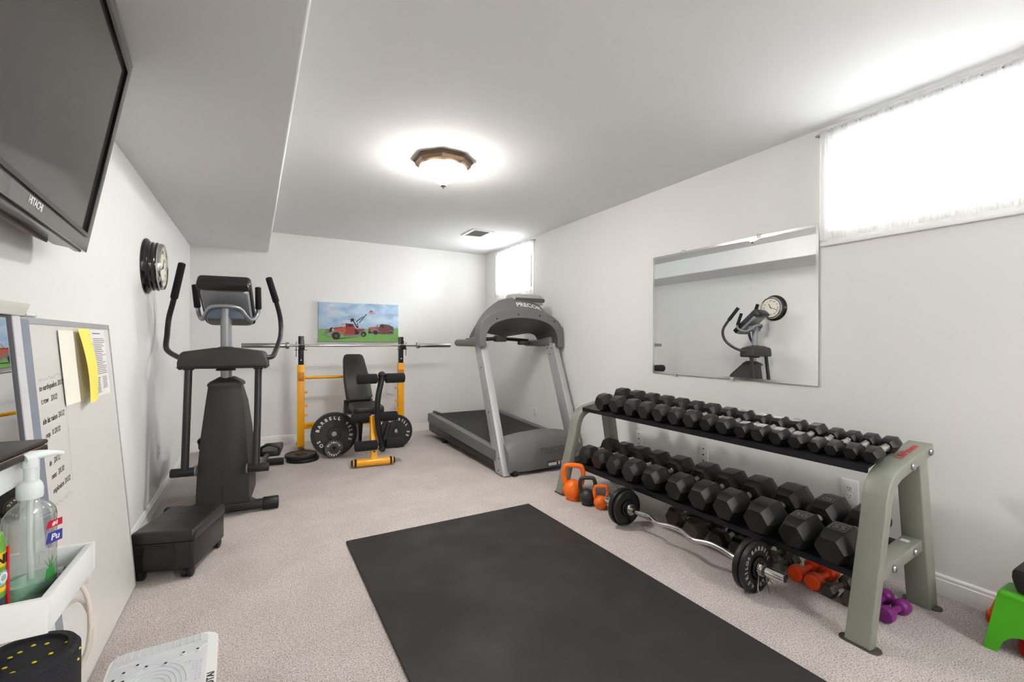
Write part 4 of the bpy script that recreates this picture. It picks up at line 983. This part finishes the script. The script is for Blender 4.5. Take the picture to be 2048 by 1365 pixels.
# ------------------------------------------------------------------ green step stool corner
M_green = mat('green_plastic', (70, 165, 14), .4, var=.03)
def stool():
    cx, cy = 2.600, .490
    t = thing('step_stool', 'bright green plastic step stool by the right wall', 'stool', (cx, cy, 0))
    H = .232; mb = MB()
    # half sizes at floor and top along x and y; four flared sides with arched cut-outs, one 5 mm thick shell
    B, A = (.098, .152), (.070, .118)
    for k in range(4):
        along_y = k % 2 == 1
        sg = 1 if k < 2 else -1
        def P(u, z, ins=0.0):
            f = z/H; hx = B[0]*(1-f)+A[0]*f; hy = B[1]*(1-f)+A[1]*f
            return (sg*(hx-ins), -sg*u*hy*-1, z) if along_y else (-sg*u*hx*-1, sg*(hy-ins), z)
        rows = []
        for q in range(25):
            u = -1+2*q/24; lim = .74 if along_y else .62
            rows.append((u, 0.0 if abs(u) > lim else .085*math.sqrt(max(0, 1-(u/lim)**4))))
        mb.loft([[P(u, H-.012, .005) for u, za in rows], [P(u, za, .005) for u, za in rows], [P(u, za) for u, za in rows], [P(u, za+(H-.012-za)*.5) for u, za in rows], [P(u, H-.012) for u, za in rows]], caps=False, closed=False)
    mb.loft([[(x, y, z) for x, y in rrect(-A[0]-e, -A[1]-e, A[0]+e, A[1]+e, .014)] for z, e in ((H-.013, .004), (H-.006, .002), (H-.001, -.005), (H, -.012))])
    mb.build('shell', M_green, t, angle=40)
    mb = MB(); mb.prism(rrect(-.045, -.085, .045, .085, .04), 'z', H-.001, H+.002, .001); mb.build('top_panel', mat('darker_green_plastic', (62, 150, 14), .5, var=.03), t)
stool()
mb = MB(); mb.lathe([(.04, 0), (.075, .002), (.080, .012), (.078, .06), (.072, .072), (.04, .076), (.0, .076)], 32); o = mb.build('red_dish', mat('red_plastic', (190, 22, 18), .35, var=.04)); o.location = (2.602, .490, 0)
tag(o, 'red round plastic dish under the green step stool', 'dish')
mb = MB(); mb.prism([(-.06, .0), (-.075, .045), (-.07, .075), (-.02, .078), (.005, .105), (.05, .11), (.08, .06), (.075, .0), (.02, -.0)], 'x', -.07, .07, .012, 2)
o = mb.build('black_bag', mat('black_bag_cloth', (36, 32, 32), .6, var=.15, bump=.2)); o.location = (2.625, .497, .2345); o.scale = (1.1, 1.1, 1.25); o.rotation_euler = (0, 0, PI)
tag(o, 'black angular bag sitting on top of the green stool', 'bag')
CONES = ['lowest', 'second', 'third', 'fourth', 'fifth', 'sixth', 'seventh', 'topmost']
for k in range(8):
    mb = MB(); mb.lathe([(.0125, .1125), (.013, .114), (.046, .006), (.054, .003), (.054, .0015), (.0456, .0045), (.0132, .111), (.0125, .1125)], 30, caps=False)
    o = mb.build('disc_cone', M_or); o.location = (2.774, .648, .0042*k); o.rotation_euler = (0, 0, .3*k)
    tag(o, '%s orange disc cone of the stack between the green stool and baseboard' % CONES[k], 'cone', 'orange disc cones behind the stool')

# ------------------------------------------------------------------ leaning boards by the left wall
LEAN = math.atan2(.107, 1.27)
def board_frame(off):
    """local x along the wall (+y), local y up the board, local z out of its face; origin on the floor"""
    up = Vector((-math.sin(LEAN), 0, math.cos(LEAN))); nn = Vector((math.cos(LEAN), 0, math.sin(LEAN)))
    M = Matrix((Vector((0, 1, 0)), up, nn)).transposed().to_4x4(); M.translation = Vector((-.515, 0, 0))+nn*off
    return M
M_wb = mat('whiteboard_surface', (232, 229, 224), .25, var=.015)
M_hand = mat('marker_handwriting', (70, 62, 62), .7, var=0)
M_faint = mat('faint_marker_line', (178, 174, 172), .7, var=0)
def whiteboard():
    M = board_frame(0)
    t = thing('whiteboard', 'large handwritten whiteboard leaning against the left wall', 'whiteboard'); t.matrix_world = M
    ya, yb, H = 1.45, 2.805, 1.272
    mb = MB(); mb.box((ya+.006, .006, -.014), (yb-.006, H-.006, -.002))
    # workout list in dark marker: local x runs with +y in the room, so text reads left to right
    mb.m(1)
    for txt, x, y, sz in (('to earthquakes 3X12', 1.975, 1.045, .026), ('t row   3X12', 1.98, 1.003, .027), ('ide lat raises 3X12', 1.975, .938, .027), ('oop.  0 3X12', 1.985, .893, .025), ('in   3X12', 1.99, .802, .026), ('ness  3X10', 1.995, .757, .026), ('explosion 3X12', 1.995, .710, .026)):
        mb.text(txt, sz, Matrix.Translation((x, y, -.0016)) @ Matrix.Rotation(R(2.5), 4, 'Z'), .0002, 'LEFT', .28, .0002, .92)
    mb.m(2)
    rr = random.Random(3)
    def wav(p, q, n, amp):
        pts = []
        for k in range(n+1):
            f = k/n; pts.append((p[0]+(q[0]-p[0])*f+rr.uniform(-amp, amp), p[1]+(q[1]-p[1])*f+rr.uniform(-amp, amp), -.0014))
        for a, b in zip(pts, pts[1:]):
            d = Vector(b)-Vector(a); s_ = Vector((-d.y, d.x, 0)).normalized()*.0011
            mb.poly([tuple(Vector(a)+s_), tuple(Vector(a)-s_), tuple(Vector(b)-s_), tuple(Vector(b)+s_)])
    wav((1.98, 1.072), (2.19, 1.082), 22, .006); wav((2.19, 1.08), (2.165, .70), 30, .005); wav((1.99, .668), (2.15, .664), 12, .010)
    mb.build('panel', [M_wb, M_hand, M_faint], t)
    mb = MB(); o_ = rect(ya, 0, yb, H); i_ = rect(ya+.007, .007, yb-.006, H-.020)
    mb.ring_prism(o_, i_, 'z', -.016, .002); mb.build('frame', M_alu, t)
whiteboard()
def sheet(name, lab, pts_rows, m, lines, off=.0):
    """a hanging sheet of paper built as a curved two sided skin with real thickness; rows of (x, y, z) in the board frame"""
    mb = MB(); top = [[(x, y, z) for x, y, z in r] for r in pts_rows]; n = len(top[0])
    ring = [r+[(x, y, z-.0006) for x, y, z in r[::-1]] for r in top]
    mb.loft(ring)
    mb.m(1)
    for (r, c, w_, h_) in lines:
        # printed line placed on the sheet by bilinear lookup
        def S(u, v):
            i = min(int(v*(len(top)-1)), len(top)-2); fv = v*(len(top)-1)-i; j = min(int(u*(n-1)), n-2); fu = u*(n-1)-j
            a = Vector(top[i][j]).lerp(Vector(top[i][j+1]), fu); b = Vector(top[i+1][j]).lerp(Vector(top[i+1][j+1]), fu); p = a.lerp(b, fv); return (p.x, p.y, p.z+.0008)
        mb.poly([S(c, r), S(c, r+h_), S(c+w_, r+h_), S(c+w_, r)])
    o = mb.build(name, [m, M_hand if m.name != 'yellow_paper' else mat('pencil_grey', (170, 160, 96), .8, var=0)]); o.matrix_world = board_frame(.0025+off)
    tag(o, lab, 'paper', 'papers on the whiteboard')
M_ypap = mat('yellow_paper', (250, 232, 112), .8, var=.02); M_cpap = mat('cream_paper', (246, 243, 228), .8, var=.01); M_wpap = mat('white_paper', (234, 233, 232), .8, var=.01)
rl = random.Random(5)
sheet('paper_sheet', 'cream sheet of paper on the whiteboard behind the yellow one', [[(2.165+.070*k+.001*j, 1.236-.27*j/4, .001+.001*k) for k in range(3)] for j in range(5)], M_cpap, [], 0)
sheet('paper_sheet', 'white printed sheet at the top corner of the whiteboard', [[(2.490+.012*j*0+.108*k, 1.245-.285*j/6, .0012) for k in range(3)] for j in range(7)], M_wpap,
      [(.05, .2, .5, .012)]+[(.13+.028*k, .18+.05*rl.random(), .45+.3*rl.random(), .008) for k in range(20)]+[(.72+.024*k, .10+.04*rl.random(), .3, .010) for k in range(10)]+[(.72+.024*k, .55+.04*rl.random(), .3, .008) for k in range(8)], .0)
rows = []
for j in range(9):
    f = j/8; bow = math.sin(PI*f)
    rows.append([(2.338-.006*f-.008*bow, 1.243-.29*f, .007+.016*f+.012*bow), (2.376-.012*f, 1.244-.288*f, .018+.014*f+.014*bow), (2.42-.012*f, 1.245-.282*f, .016+.012*f+.012*bow), (2.466-.010*f, 1.246-.275*f, .006+.010*f+.006*bow), (2.488-.010*f, 1.246-.27*f, .003+.010*f)])
sheet('paper_sheet', 'curled bright yellow sheet of handwritten paper on the whiteboard', rows, M_ypap, [(.08+.032*k, .30+.04*rl.random(), .16+.2*rl.random(), .006) for k in range(27) if k % 8 < 6], .002)
t = thing('dry_erase_marker', 'black capped dry erase marker on top of the whiteboard', 'marker'); t.matrix_world = board_frame(-.007) @ Matrix.Translation((1.955, 1.283, 0))
mb = MB(); mb.cyl((-.065, 0, 0), (-.018, 0, 0), .0095, n=14, bev=.002); mb.build('cap', M_blackp, t)
mb = MB(); mb.cyl((-.018, 0, 0), (.055, 0, 0), .0082, n=14, bev=.001); mb.cyl((.055, 0, 0), (.066, 0, 0), .0088, n=14, bev=.001); mb.build('barrel', M_white, t)

M_gpan = mat('blue_grey_panel', (152, 162, 178), .35, .15, var=.02)
t = thing('grey_panel', 'smooth blue grey panel leaning in front of the whiteboard', 'panel'); t.matrix_world = board_frame(.022)
mb = MB(); mb.box((1.30, 0, -.016), (1.885, 1.262, .0), .003); mb.build('sheet_panel', M_gpan, t)
mb = MB(); mb.box((1.765, .002, .0), (1.779, 1.258, .006), .002); mb.build('raised_edge', mat('panel_shadow_gap', (156, 162, 172), .4, .1), t)
t = thing('framed_mirror', 'tall white framed mirror leaning in front of the grey panel', 'mirror'); t.matrix_world = board_frame(.052)
ya, yb, H = .92, 1.722, 1.265
mb = MB(); mb.ring_prism(rect(ya, 0, yb, H), rect(ya+.05, .05, yb-.042, H-.002), 'z', -.018, .004); mb.build('frame', mat('white_mirror_frame', (226, 224, 226), .35, var=.02), t)
mb = MB(); mb.ring_prism(rect(ya+.046, .046, yb-.038, H-.004), rect(ya+.054, .054, yb-.047, H-.008), 'z', -.004, .0015); mb.build('dark_liner', mat('dark_liner', (84, 84, 92), .4), t)
mb = MB(); mb.box((ya+.045, .045, -.010), (yb-.040, H-.003, -.003)); mb.build('mirror_glass', MATS['mirror_silvering'], t)
mb = MB(); mb.prism([(-.024, H-.002), (.010, H-.002), (.024, H+.030), (-.024, H+.034)], 'x', ya-.012, yb+.015, .002, M=Matrix(((1, 0, 0, 0), (0, 0, 1, 0), (0, 1, 0, 0), (0, 0, 0, 1)))); mb.build('cornice', mat('cream_cornice', (228, 225, 216), .5), t)

# ------------------------------------------------------------------ white ladder shelf with its things
M_shelf = mat('white_shelf_paint', (236, 238, 237), .4, var=.01)
def shelf_unit():
    t = thing('ladder_shelf', 'white ladder shelf with a tray shelf in front of the leaning mirror', 'shelf', (-.42, 1.10, 0))
    T = Matrix.Translation((.42, -1.10, 0))
    def tray(nm, x0, x1, y0, y1, z0, z1, th=.012):
        mb = MB()
        mb.box((x0+th-.001, y0+th-.001, z0+.001), (x1-th+.001, y1-th+.001, z0+.012), M=T)
        mb.box((x0, y0, z0), (x1, y0+th, z1), .0015, M=T); mb.box((x0, y1-th, z0), (x1, y1, z1), .0015, M=T)
        mb.box((x0, y0+th, z0), (x0+th, y1-th, z1), .0015, M=T); mb.box((x1-th, y0+th, z0), (x1, y1-th, z1), .0015, M=T)
        mb.build(nm, M_shelf, t)
    tray('tray_shelf', -.505, -.307, 1.042, 1.295, .705, .764)
    tray('top_shelf', -.53, -.392, .93, 1.262, .925, .972)
    for x in (-.402,):
        mb = MB(); mb.box((x-.012, 1.262, 0), (x+.012, 1.285, .704), .002, M=T); mb.box((x-.012, 1.262, .765), (x+.012, 1.2825, .974), .002, M=T)
        mb.build('post', M_shelf, t)
    mb = MB(); mb.box((-.505, 1.262, .765), (-.483, 1.2825, .974), .002, M=T); mb.build('post', M_shelf, t)
    mb = MB(); mb.box((-.44, 1.075, 0), (-.418, 1.097, .704), .002, M=T); mb.build('front_leg', M_shelf, t)
shelf_unit()
# laptop on the upper shelf
t = thing('laptop', 'closed black laptop on the upper ladder shelf', 'laptop', (-.465, 1.135, .9735), R(-4))
mb = MB(); mb.box((-.065, -.16, 0), (.088, .125, .016), .005); mb.build('base', M_blackp, t)
mb = MB(); mb.box((-.065, -.16, .0168), (.088, .125, .026), .004); mb.m(1).box((.0885, -.15, .0155), (.0892, .118, .0172)); mb.build('lid', [M_blackp, mat('copper_trim', (190, 140, 116), .3, .6)], t)
# pump bottle of sanitizer
def bottle():
    t = thing('sanitizer_bottle', 'clear pump bottle of hand sanitizer with green gel on the shelf tray', 'bottle', (-.371, 1.175, .7175), R(60))
    M_cl = bpy.data.materials.new('clear_bottle_plastic'); M_cl.use_nodes = True; nt = M_cl.node_tree
    for n in list(nt.nodes): nt.nodes.remove(n)
    out = nt.nodes.new('ShaderNodeOutputMaterial'); tp = nt.nodes.new('ShaderNodeBsdfTransparent'); tp.inputs[0].default_value = (.93, .95, .94, 1)
    gl = nt.nodes.new('ShaderNodeBsdfGlossy'); gl.inputs['Roughness'].default_value = .06; lw = nt.nodes.new('ShaderNodeLayerWeight'); lw.inputs[0].default_value = .35; mx = nt.nodes.new('ShaderNodeMixShader')
    di = nt.nodes.new('ShaderNodeBsdfDiffuse'); di.inputs[0].default_value = (.75, .77, .75, 1); m0 = nt.nodes.new('ShaderNodeMixShader'); m0.inputs[0].default_value = .13
    nt.links.new(tp.outputs[0], m0.inputs[1]); nt.links.new(di.outputs[0], m0.inputs[2])
    nt.links.new(lw.outputs['Facing'], mx.inputs[0]); nt.links.new(m0.outputs[0], mx.inputs[1]); nt.links.new(gl.outputs[0], mx.inputs[2]); nt.links.new(mx.outputs[0], out.inputs[0])
    def ell(a, b, z, n=36, p=2.4): return [(a*math.copysign(abs(math.cos(2*PI*k/n))**(2/p), math.cos(2*PI*k/n)), b*math.copysign(abs(math.sin(2*PI*k/n))**(2/p), math.sin(2*PI*k/n)), z) for k in range(n)]
    mb = MB(); mb.loft([ell(.036, .022, 0), ell(.040, .026, .004), ell(.0405, .0265, .02), ell(.0405, .0265, .148), ell(.038, .025, .160), ell(.030, .021, .170), ell(.020, .018, .177, p=2), ell(.0155, .0155, .180, p=2), ell(.0155, .0155, .192, p=2)]); mb.build('bottle_body', M_cl, t, angle=50)
    mb = MB(); mb.loft([ell(.035, .021, .003), ell(.0385, .0247, .006), ell(.039, .025, .020), ell(.039, .025, .034)])
    mb.build('gel', mat('green_gel', (150, 205, 172), .15, var=.02, spec=.4), t)
    M_pump = mat('translucent_pump_plastic', (226, 232, 230), .3, var=.01, spec=.4)
    mb = MB(); mb.lathe([(.0175, .186), (.0185, .190), (.0185, .203), (.0165, .212), (.0135, .217), (.009, .219), (.009, .242), (.0115, .243), (.0115, .256), (.010, .260)], 24)
    mb.tube([(-.012, 0, .262), (0, 0, .2635), (.02, 0, .263), (.044, 0, .260), (.060, 0, .255)], [.010, .0105, .0085, .0062, .005], 12, flat=.72)
    mb.build('pump', M_pump, t)
    mb = MB(); mb.tube([(0, 0, .19), (0, 0, .10), (.004, 0, .012)], .0042, 8); mb.build('dip_tube', M_pump, t)
    ys = -.0268
    F = Matrix(((1, 0, 0, 0), (0, 0, -1, 0), (0, 1, 0, 0), (0, 0, 0, 1)))
    for nm, col, z0, z1, x0, x1, txt, sz in (('red_label', mat('label_red', (196, 24, 50), .5, var=0), .125, .138, .004, .034, '#1', .010), ('blue_label', mat('label_blue', (62, 60, 150), .5, var=0), .096, .116, .004, .034, 'Pu', .016)):
        mb = MB(); mb.prism([(x0, z0), (x1, z0), (x1, z1), (x0+.004, z1)], 'y', ys, ys+.0008)
        mb.m(1).text(txt, sz, Matrix.Translation((.020, ys-.0003, (z0+z1)/2)) @ F, .0002, bold=.0004, shear=.15); mb.build(nm, [col, M_wht], t)
    mb = MB(); mb.prism([(.002, .030), (.020, .030), (.020, .050), (.006, .050)], 'y', ys, ys+.0008)
    for a in (60, 80, 100, 120): mb.prism([(.012, .048), (.014, .048), (.013+.022*math.cos(R(a)), .048+.022*math.sin(R(a)))], 'y', ys, ys+.0008)
    mb.build('leaf_label', mat('label_green', (60, 150, 70), .5, var=0), t)
bottle()
# spray can beside it
def can():
    t = thing('spray_can', 'green spray can with red straw beside the sanitizer bottle', 'spray can', (-.408, 1.092, .7175), R(15))
    r = .033; mb = MB(); mb.lathe([(r-.003, 0), (r, .003), (r, .135), (r-.004, .150), (.015, .162), (.012, .168)], 40)
    mb.build('can_body', mat('can_green', (120, 178, 70), .3, .3, var=.05), t)
    mb = MB(); mb.lathe([(.012, .168), (.016, .169), (.015, .19), (.006, .195)], 20); mb.build('cap', M_blackp, t)
    def band(ci, z0, z1, a0=-70, a1=70):
        n = 16; rows = [[((r+.0006)*math.cos(R(a0+(a1-a0)*k/n)), (r+.0006)*math.sin(R(a0+(a1-a0)*k/n)), z) for k in range(n+1)] for z in (z0, z1)]
        mb.m(ci).loft(rows, caps=False, closed=False)
    mb = MB(); band(0, .098, .122); band(1, .066, .090); band(0, .056, .064); band(2, .018, .046); band(0, .008, .016)
    def curved(txt, size, z, ci, a0, st):
        for i, ch in enumerate(txt): mb.m(ci).text(ch, size, Matrix.Rotation(R(a0+i*st), 4, 'Z') @ Matrix.Translation((r+.001, 0, z)) @ Matrix(((0, 0, 1, 0), (1, 0, 0, 0), (0, 1, 0, 0), (0, 0, 0, 1))), .0002, bold=.0006)
    curved('NB', .022, .110, 3, -36, 26); curved('ION', .024, .078, 4, -52, 26)
    mb.build('label', [mat('can_yellow', (240, 190, 40), .4, var=.05), mat('can_pale_blue', (150, 190, 190), .4, var=.05), mat('can_engine_grey', (70, 76, 88), .4, var=.4, vscale=90), M_ink, M_wht], t)
    mb = MB(); A = R(-8); mb.cyl(((r+.0025)*math.cos(A), (r+.0025)*math.sin(A), .02), ((r+.0025)*math.cos(A), (r+.0025)*math.sin(A), .128), .0019, n=8); mb.build('straw', mat('straw_red', (214, 24, 44), .4, var=0), t)
can()
def pen(lab, col, loc, rz, L=.12):
    t = thing('pen', lab, 'pen', loc, rz, 'pens in the shelf tray')
    mb = MB(); mb.cyl((0, 0, .005), (L*.78, 0, .005), .0045, n=10); mb.build('barrel', col, t)
    mb = MB(); mb.cyl((L*.78, 0, .005), (L*.93, 0, .005), .0048, .004, 10); mb.cyl((L*.93, 0, .005), (L, 0, .005), .003, .0015, 8); mb.build('cap', M_blackp if 'purple' in lab else mat('pen_cyan', (40, 160, 190), .4), t)
pen('green pen with blue cap in the shelf tray by the bottle', mat('pen_green', (70, 170, 70), .4), (-.368, 1.068, .7172), R(80), .066)
pen('purple pen in the shelf tray nearest the front rim', mat('pen_purple', (80, 56, 160), .4), (-.357, 1.060, .7172), R(86), .045)
t = thing('remote_control', 'black rounded remote control lying in the shelf tray', 'remote', (-.331, 1.150, .7172), R(90))
mb = MB(); mb.prism(rrect(-.075, -.0115, .075, .0115, .011), 'z', 0, .02, .005); mb.build('body', M_blackp, t)
mb = MB()
mb.prism(rrect(-.06, -.007, .0, .007, .003), 'z', .019, .0212, .0008); mb.build('keypad', M_rubdark, t)
t = thing('usb_cable', 'coiled grey cable with usb plug in the shelf tray', 'cable', (-.384, 1.262, .7172), R(8))
mb = MB(); mb.tube([(-.07, .008, .004), (-.03, .012, .004), (0, .006, .006), (.01, -.004, .005), (-.03, -.010, .004), (-.06, -.004, .004), (-.03, .004, .010), (0, .002, .010), (.015, 0, .008)], .0028, 8); mb.build('wire', mat('cable_grey', (150, 152, 158), .5), t)
mb = MB(); mb.box((.014, -.008, .003), (.034, .008, .012), .002); mb.build('plug_body', M_white, t)
mb = MB(); mb.box((.034, -.006, .005), (.050, .006, .0095), .0005); mb.build('plug_tip', M_steel, t)
# cord hanging under the tray and the foam roller below it
t = thing('hanging_cord', 'white electrical cord hanging in loops under the shelf tray', 'cord', (-.355, 1.33, .62))
mb = MB(); mb.tube([(-.06, -.0, .075), (-.02, .01, .060), (.015, .01, .030), (.028, .01, -.03), (.022, .01, -.12), (-.02, .0, -.19), (-.05, 0, -.14), (-.04, 0, -.04), (0, .016, .0), (.02, .02, -.02), (.032, .02, -.09), (.0, .02, -.17), (-.04, .015, -.17), (-.07, .0, -.06), (-.055, -.004, .0), (-.02, .0, .01)], .0045, 8, sub=6); mb.build('cord_loop', mat('cord_white', (226, 216, 204), .5), t)
mb = MB(); mb.box((.002, -.005, .040), (.03, .013, .066), .004); mb.build('plug', mat('cord_white', (226, 216, 204), .5), t)
t = thing('foam_roller', 'black foam roller with yellow flecks standing under the shelf tray', 'foam roller', (-.378, 1.180, 0))
M_fr = mat('speckled_foam', (34, 34, 38), .9, var=.2, bump=.5, bscale=300)
mb = MB(); mb.lathe([(.070, 0), (.076, .006), (.076, .602), (.070, .611), (.058, .612), (.056, .606), (.001, .606)], 48); mb.build('foam_body', M_fr, t)
mb = MB(); rr = random.Random(11)
for k in range(46):
    a = rr.uniform(0, 2*PI); z = rr.uniform(.05, .60)
    mb.ball((.0755*math.cos(a), .0755*math.sin(a), z), .003, (1, 1, .8), 8, 5)
for k in range(10):
    a = 2*PI*k/10+.3; q = rr.uniform(.02, .066); mb.ball((q*math.cos(a), q*math.sin(a), .607 if q < .056 else .611), .003, (1.3, 1, .5), 8, 5)
tag(mb.build('yellow_flecks', mat('fleck_yellow', (226, 200, 40), .8, var=0), t), kind='stuff')

# ------------------------------------------------------------------ storage ottoman on casters
M_lea = mat('black_leatherette', (32, 30, 30), .30, var=.08, vscale=30, bump=.25, bscale=260)
def ottoman():
    a = R(-17)
    t = thing('storage_ottoman', 'black quilted storage ottoman on casters beside the whiteboard', 'ottoman', (-.284, 2.771, 0), a)
    # local origin: front corner nearest the mat; x to the left is negative, y away
    W, D = .275, .385
    mb = MB(); mb.box((-W, 0, .042), (0, D, .186), .010); mb.build('body', M_lea, t, angle=50)
    mb = MB(); mb.loft([[(-W/2+x*(W/2+.006)*k, D/2+y*(D/2+.006)*k, z) for x, y in rrect(-1, -1, 1, 1, .10)] for z, k in ((.187, .99), (.192, 1.0), (.222, 1.0), (.236, .965), (.242, .90))])
    mb.m(1)
    for u in (.34, .66):
        mb.box((-W*.95, D*u-.0012, .2415), (-W*.05, D*u+.0012, .2424))
    mb.box((-W*.5-.0012, D*.05, .2415), (-W*.5+.0012, D*.95, .2424))
    mb.build('lid', [M_lea, M_blackp], t, angle=40)
    # gathered side pocket on the front
    rows = []
    for z, k, o in ((.056, .96, -.005), (.072, 1.0, -.016), (.115, 1.0, -.024), (.150, .98, -.018), (.168, .90, -.012), (.175, .90, -.008)):
        rows.append([(-.150+.072*k*math.cos(PI-PI*j/16), o*math.sin(PI*j/16)*(1 if z < .16 else .7)+(.0022*math.sin(j*2.4) if z > .14 else 0)-.0008, z) for j in range(17)])
    mb = MB(); mb.loft(rows, caps=False, closed=False); mb.tube([(-.150+.066*math.cos(PI-PI*j/16), -.010*math.sin(PI*j/16)-.003+.002*math.sin(j*2.4), .172) for j in range(17)], .0035, 6, sub=1); mb.build('pocket', mat('black_pocket_mesh', (34, 33, 34), .8, bump=.3, bscale=700), t, angle=60)
    for x, y in ((-.03, .03), (-W+.03, .03), (-.03, D-.03), (-W+.03, D-.03)):
        mb = MB(); mb.box((x-.012, y-.012, .046), (x+.012, y+.012, .058), .002); c = mb.build('caster', M_blackp, t)
        mb = MB()
        for dx in (-.013, .013): mb.cyl((x+dx-.010, y-.012, .026), (x+dx+.010, y-.012, .026), .026, n=20, bev=.004)
        mb.prism([(y-.040, .026), (y-.034, .044), (y-.012, .054), (y+.010, .046), (y+.008, .030)], 'x', x-.0035, x+.0035); mb.build('wheel', M_blackp, c)
ottoman()

# ------------------------------------------------------------------ foot massager plate in the foreground
def massager():
    t = thing('foot_massager', 'white ridged foot massage plate on the carpet in the foreground', 'massager', (-.285, 1.86, 0), R(2))
    W, D = .325, .52
    M_mg = mat('pale_grey_plastic', (214, 216, 220), .45, var=.02)
    mb = MB(); mb.loft([[(x*k, y*k, z) for x, y in rrect(-W/2, -D/2, W/2, D/2, .05, 7)] for z, k in ((.0, .96), (.012, .99), (.045, 1.0), (.056, .99), (.060, .975))])
    F = Matrix.Rotation(PI/2, 4, 'Z')
    mb.m(1).text('ROTAI', .030, Matrix.Translation((W/2-.016, -.055, .0605)) @ F, .0004, bold=.0006)
    mb.build('shell', [M_white, M_ink], t, angle=40)
    mb = MB(); mb.prism(rrect(-W/2+.012, -D/2+.012, W/2-.032, D/2-.012, .035, 6), 'z', .059, .0635, .0015)
    # ribs along the back edge
    for k in range(13):
        x = -W/2+.02+k*.0205; mb.box((x, D/2-.062, .063), (x+.004, D/2-.016, .0665), .001)
    for r0 in (.05, .065, .08, .095, .11):
        pts = [(.0+r0*.9*math.cos(PI*j/16)-.02, -.02+r0*1.3*math.sin(PI*j/16), .0635) for j in range(17)]; mb.tube(pts, .0028, 6, sub=1)
    pts = [(-.14, .105, .0635), (-.10, .13, .0635), (-.02, .155, .0635), (.06, .185, .0635), (.115, .185, .0635), (.125, .165, .0635), (.08, .135, .0635), (-.02, .105, .0635), (-.12, .085, .0635)]; mb.tube(pts, .0022, 6, closed=True, caps=False)
    mb.tube([(-W/2+.014, D/2-.10, .0635), (-.06, D/2-.078, .0635), (.06, D/2-.068, .0635), (W/2-.036, D/2-.074, .0635)], .002, 6)
    for i in range(23):
        for j in range(12):
            x = -W/2+.028+i*.0112; y = -.03+j*.0125
            if y > .12-.35*abs(x+.02) and y < .19: continue
            if (x+.02)**2/.0121+(y+.02)**2/.0215 < 1.1: continue
            mb.box((x, y, .0632), (x+.0055, y+.0055, .0656))
    mb.build('ridged_mat', M_mg, t)
    mb = MB()
    for x, y in ((-.155, .03), (-.145, .06), (-.128, .09), (-.105, .118), (-.072, .142), (-.045, .118), (-.10, .07), (.01, .105), (.058, .14), (.10, .138)):
        mb.lathe([(.0095, .0634), (.0085, .068), (.005, .0695), (.004, .0655)], 12, Matrix.Translation((x, y, 0)), caps=False)
    tag(mb.build('node_rings', M_mg, t), kind='stuff')
    mb = MB()
    for x, y in ((-.155, .03), (-.145, .06), (-.128, .09), (-.105, .118), (-.072, .142), (-.045, .118), (-.10, .07), (.01, .105), (.058, .14), (.10, .138)): mb.lathe([(.0048, .066), (.0048, .0700)], 10, Matrix.Translation((x, y, 0)))
    tag(mb.build('magnet_nodes', M_ink, t), kind='stuff')
massager()
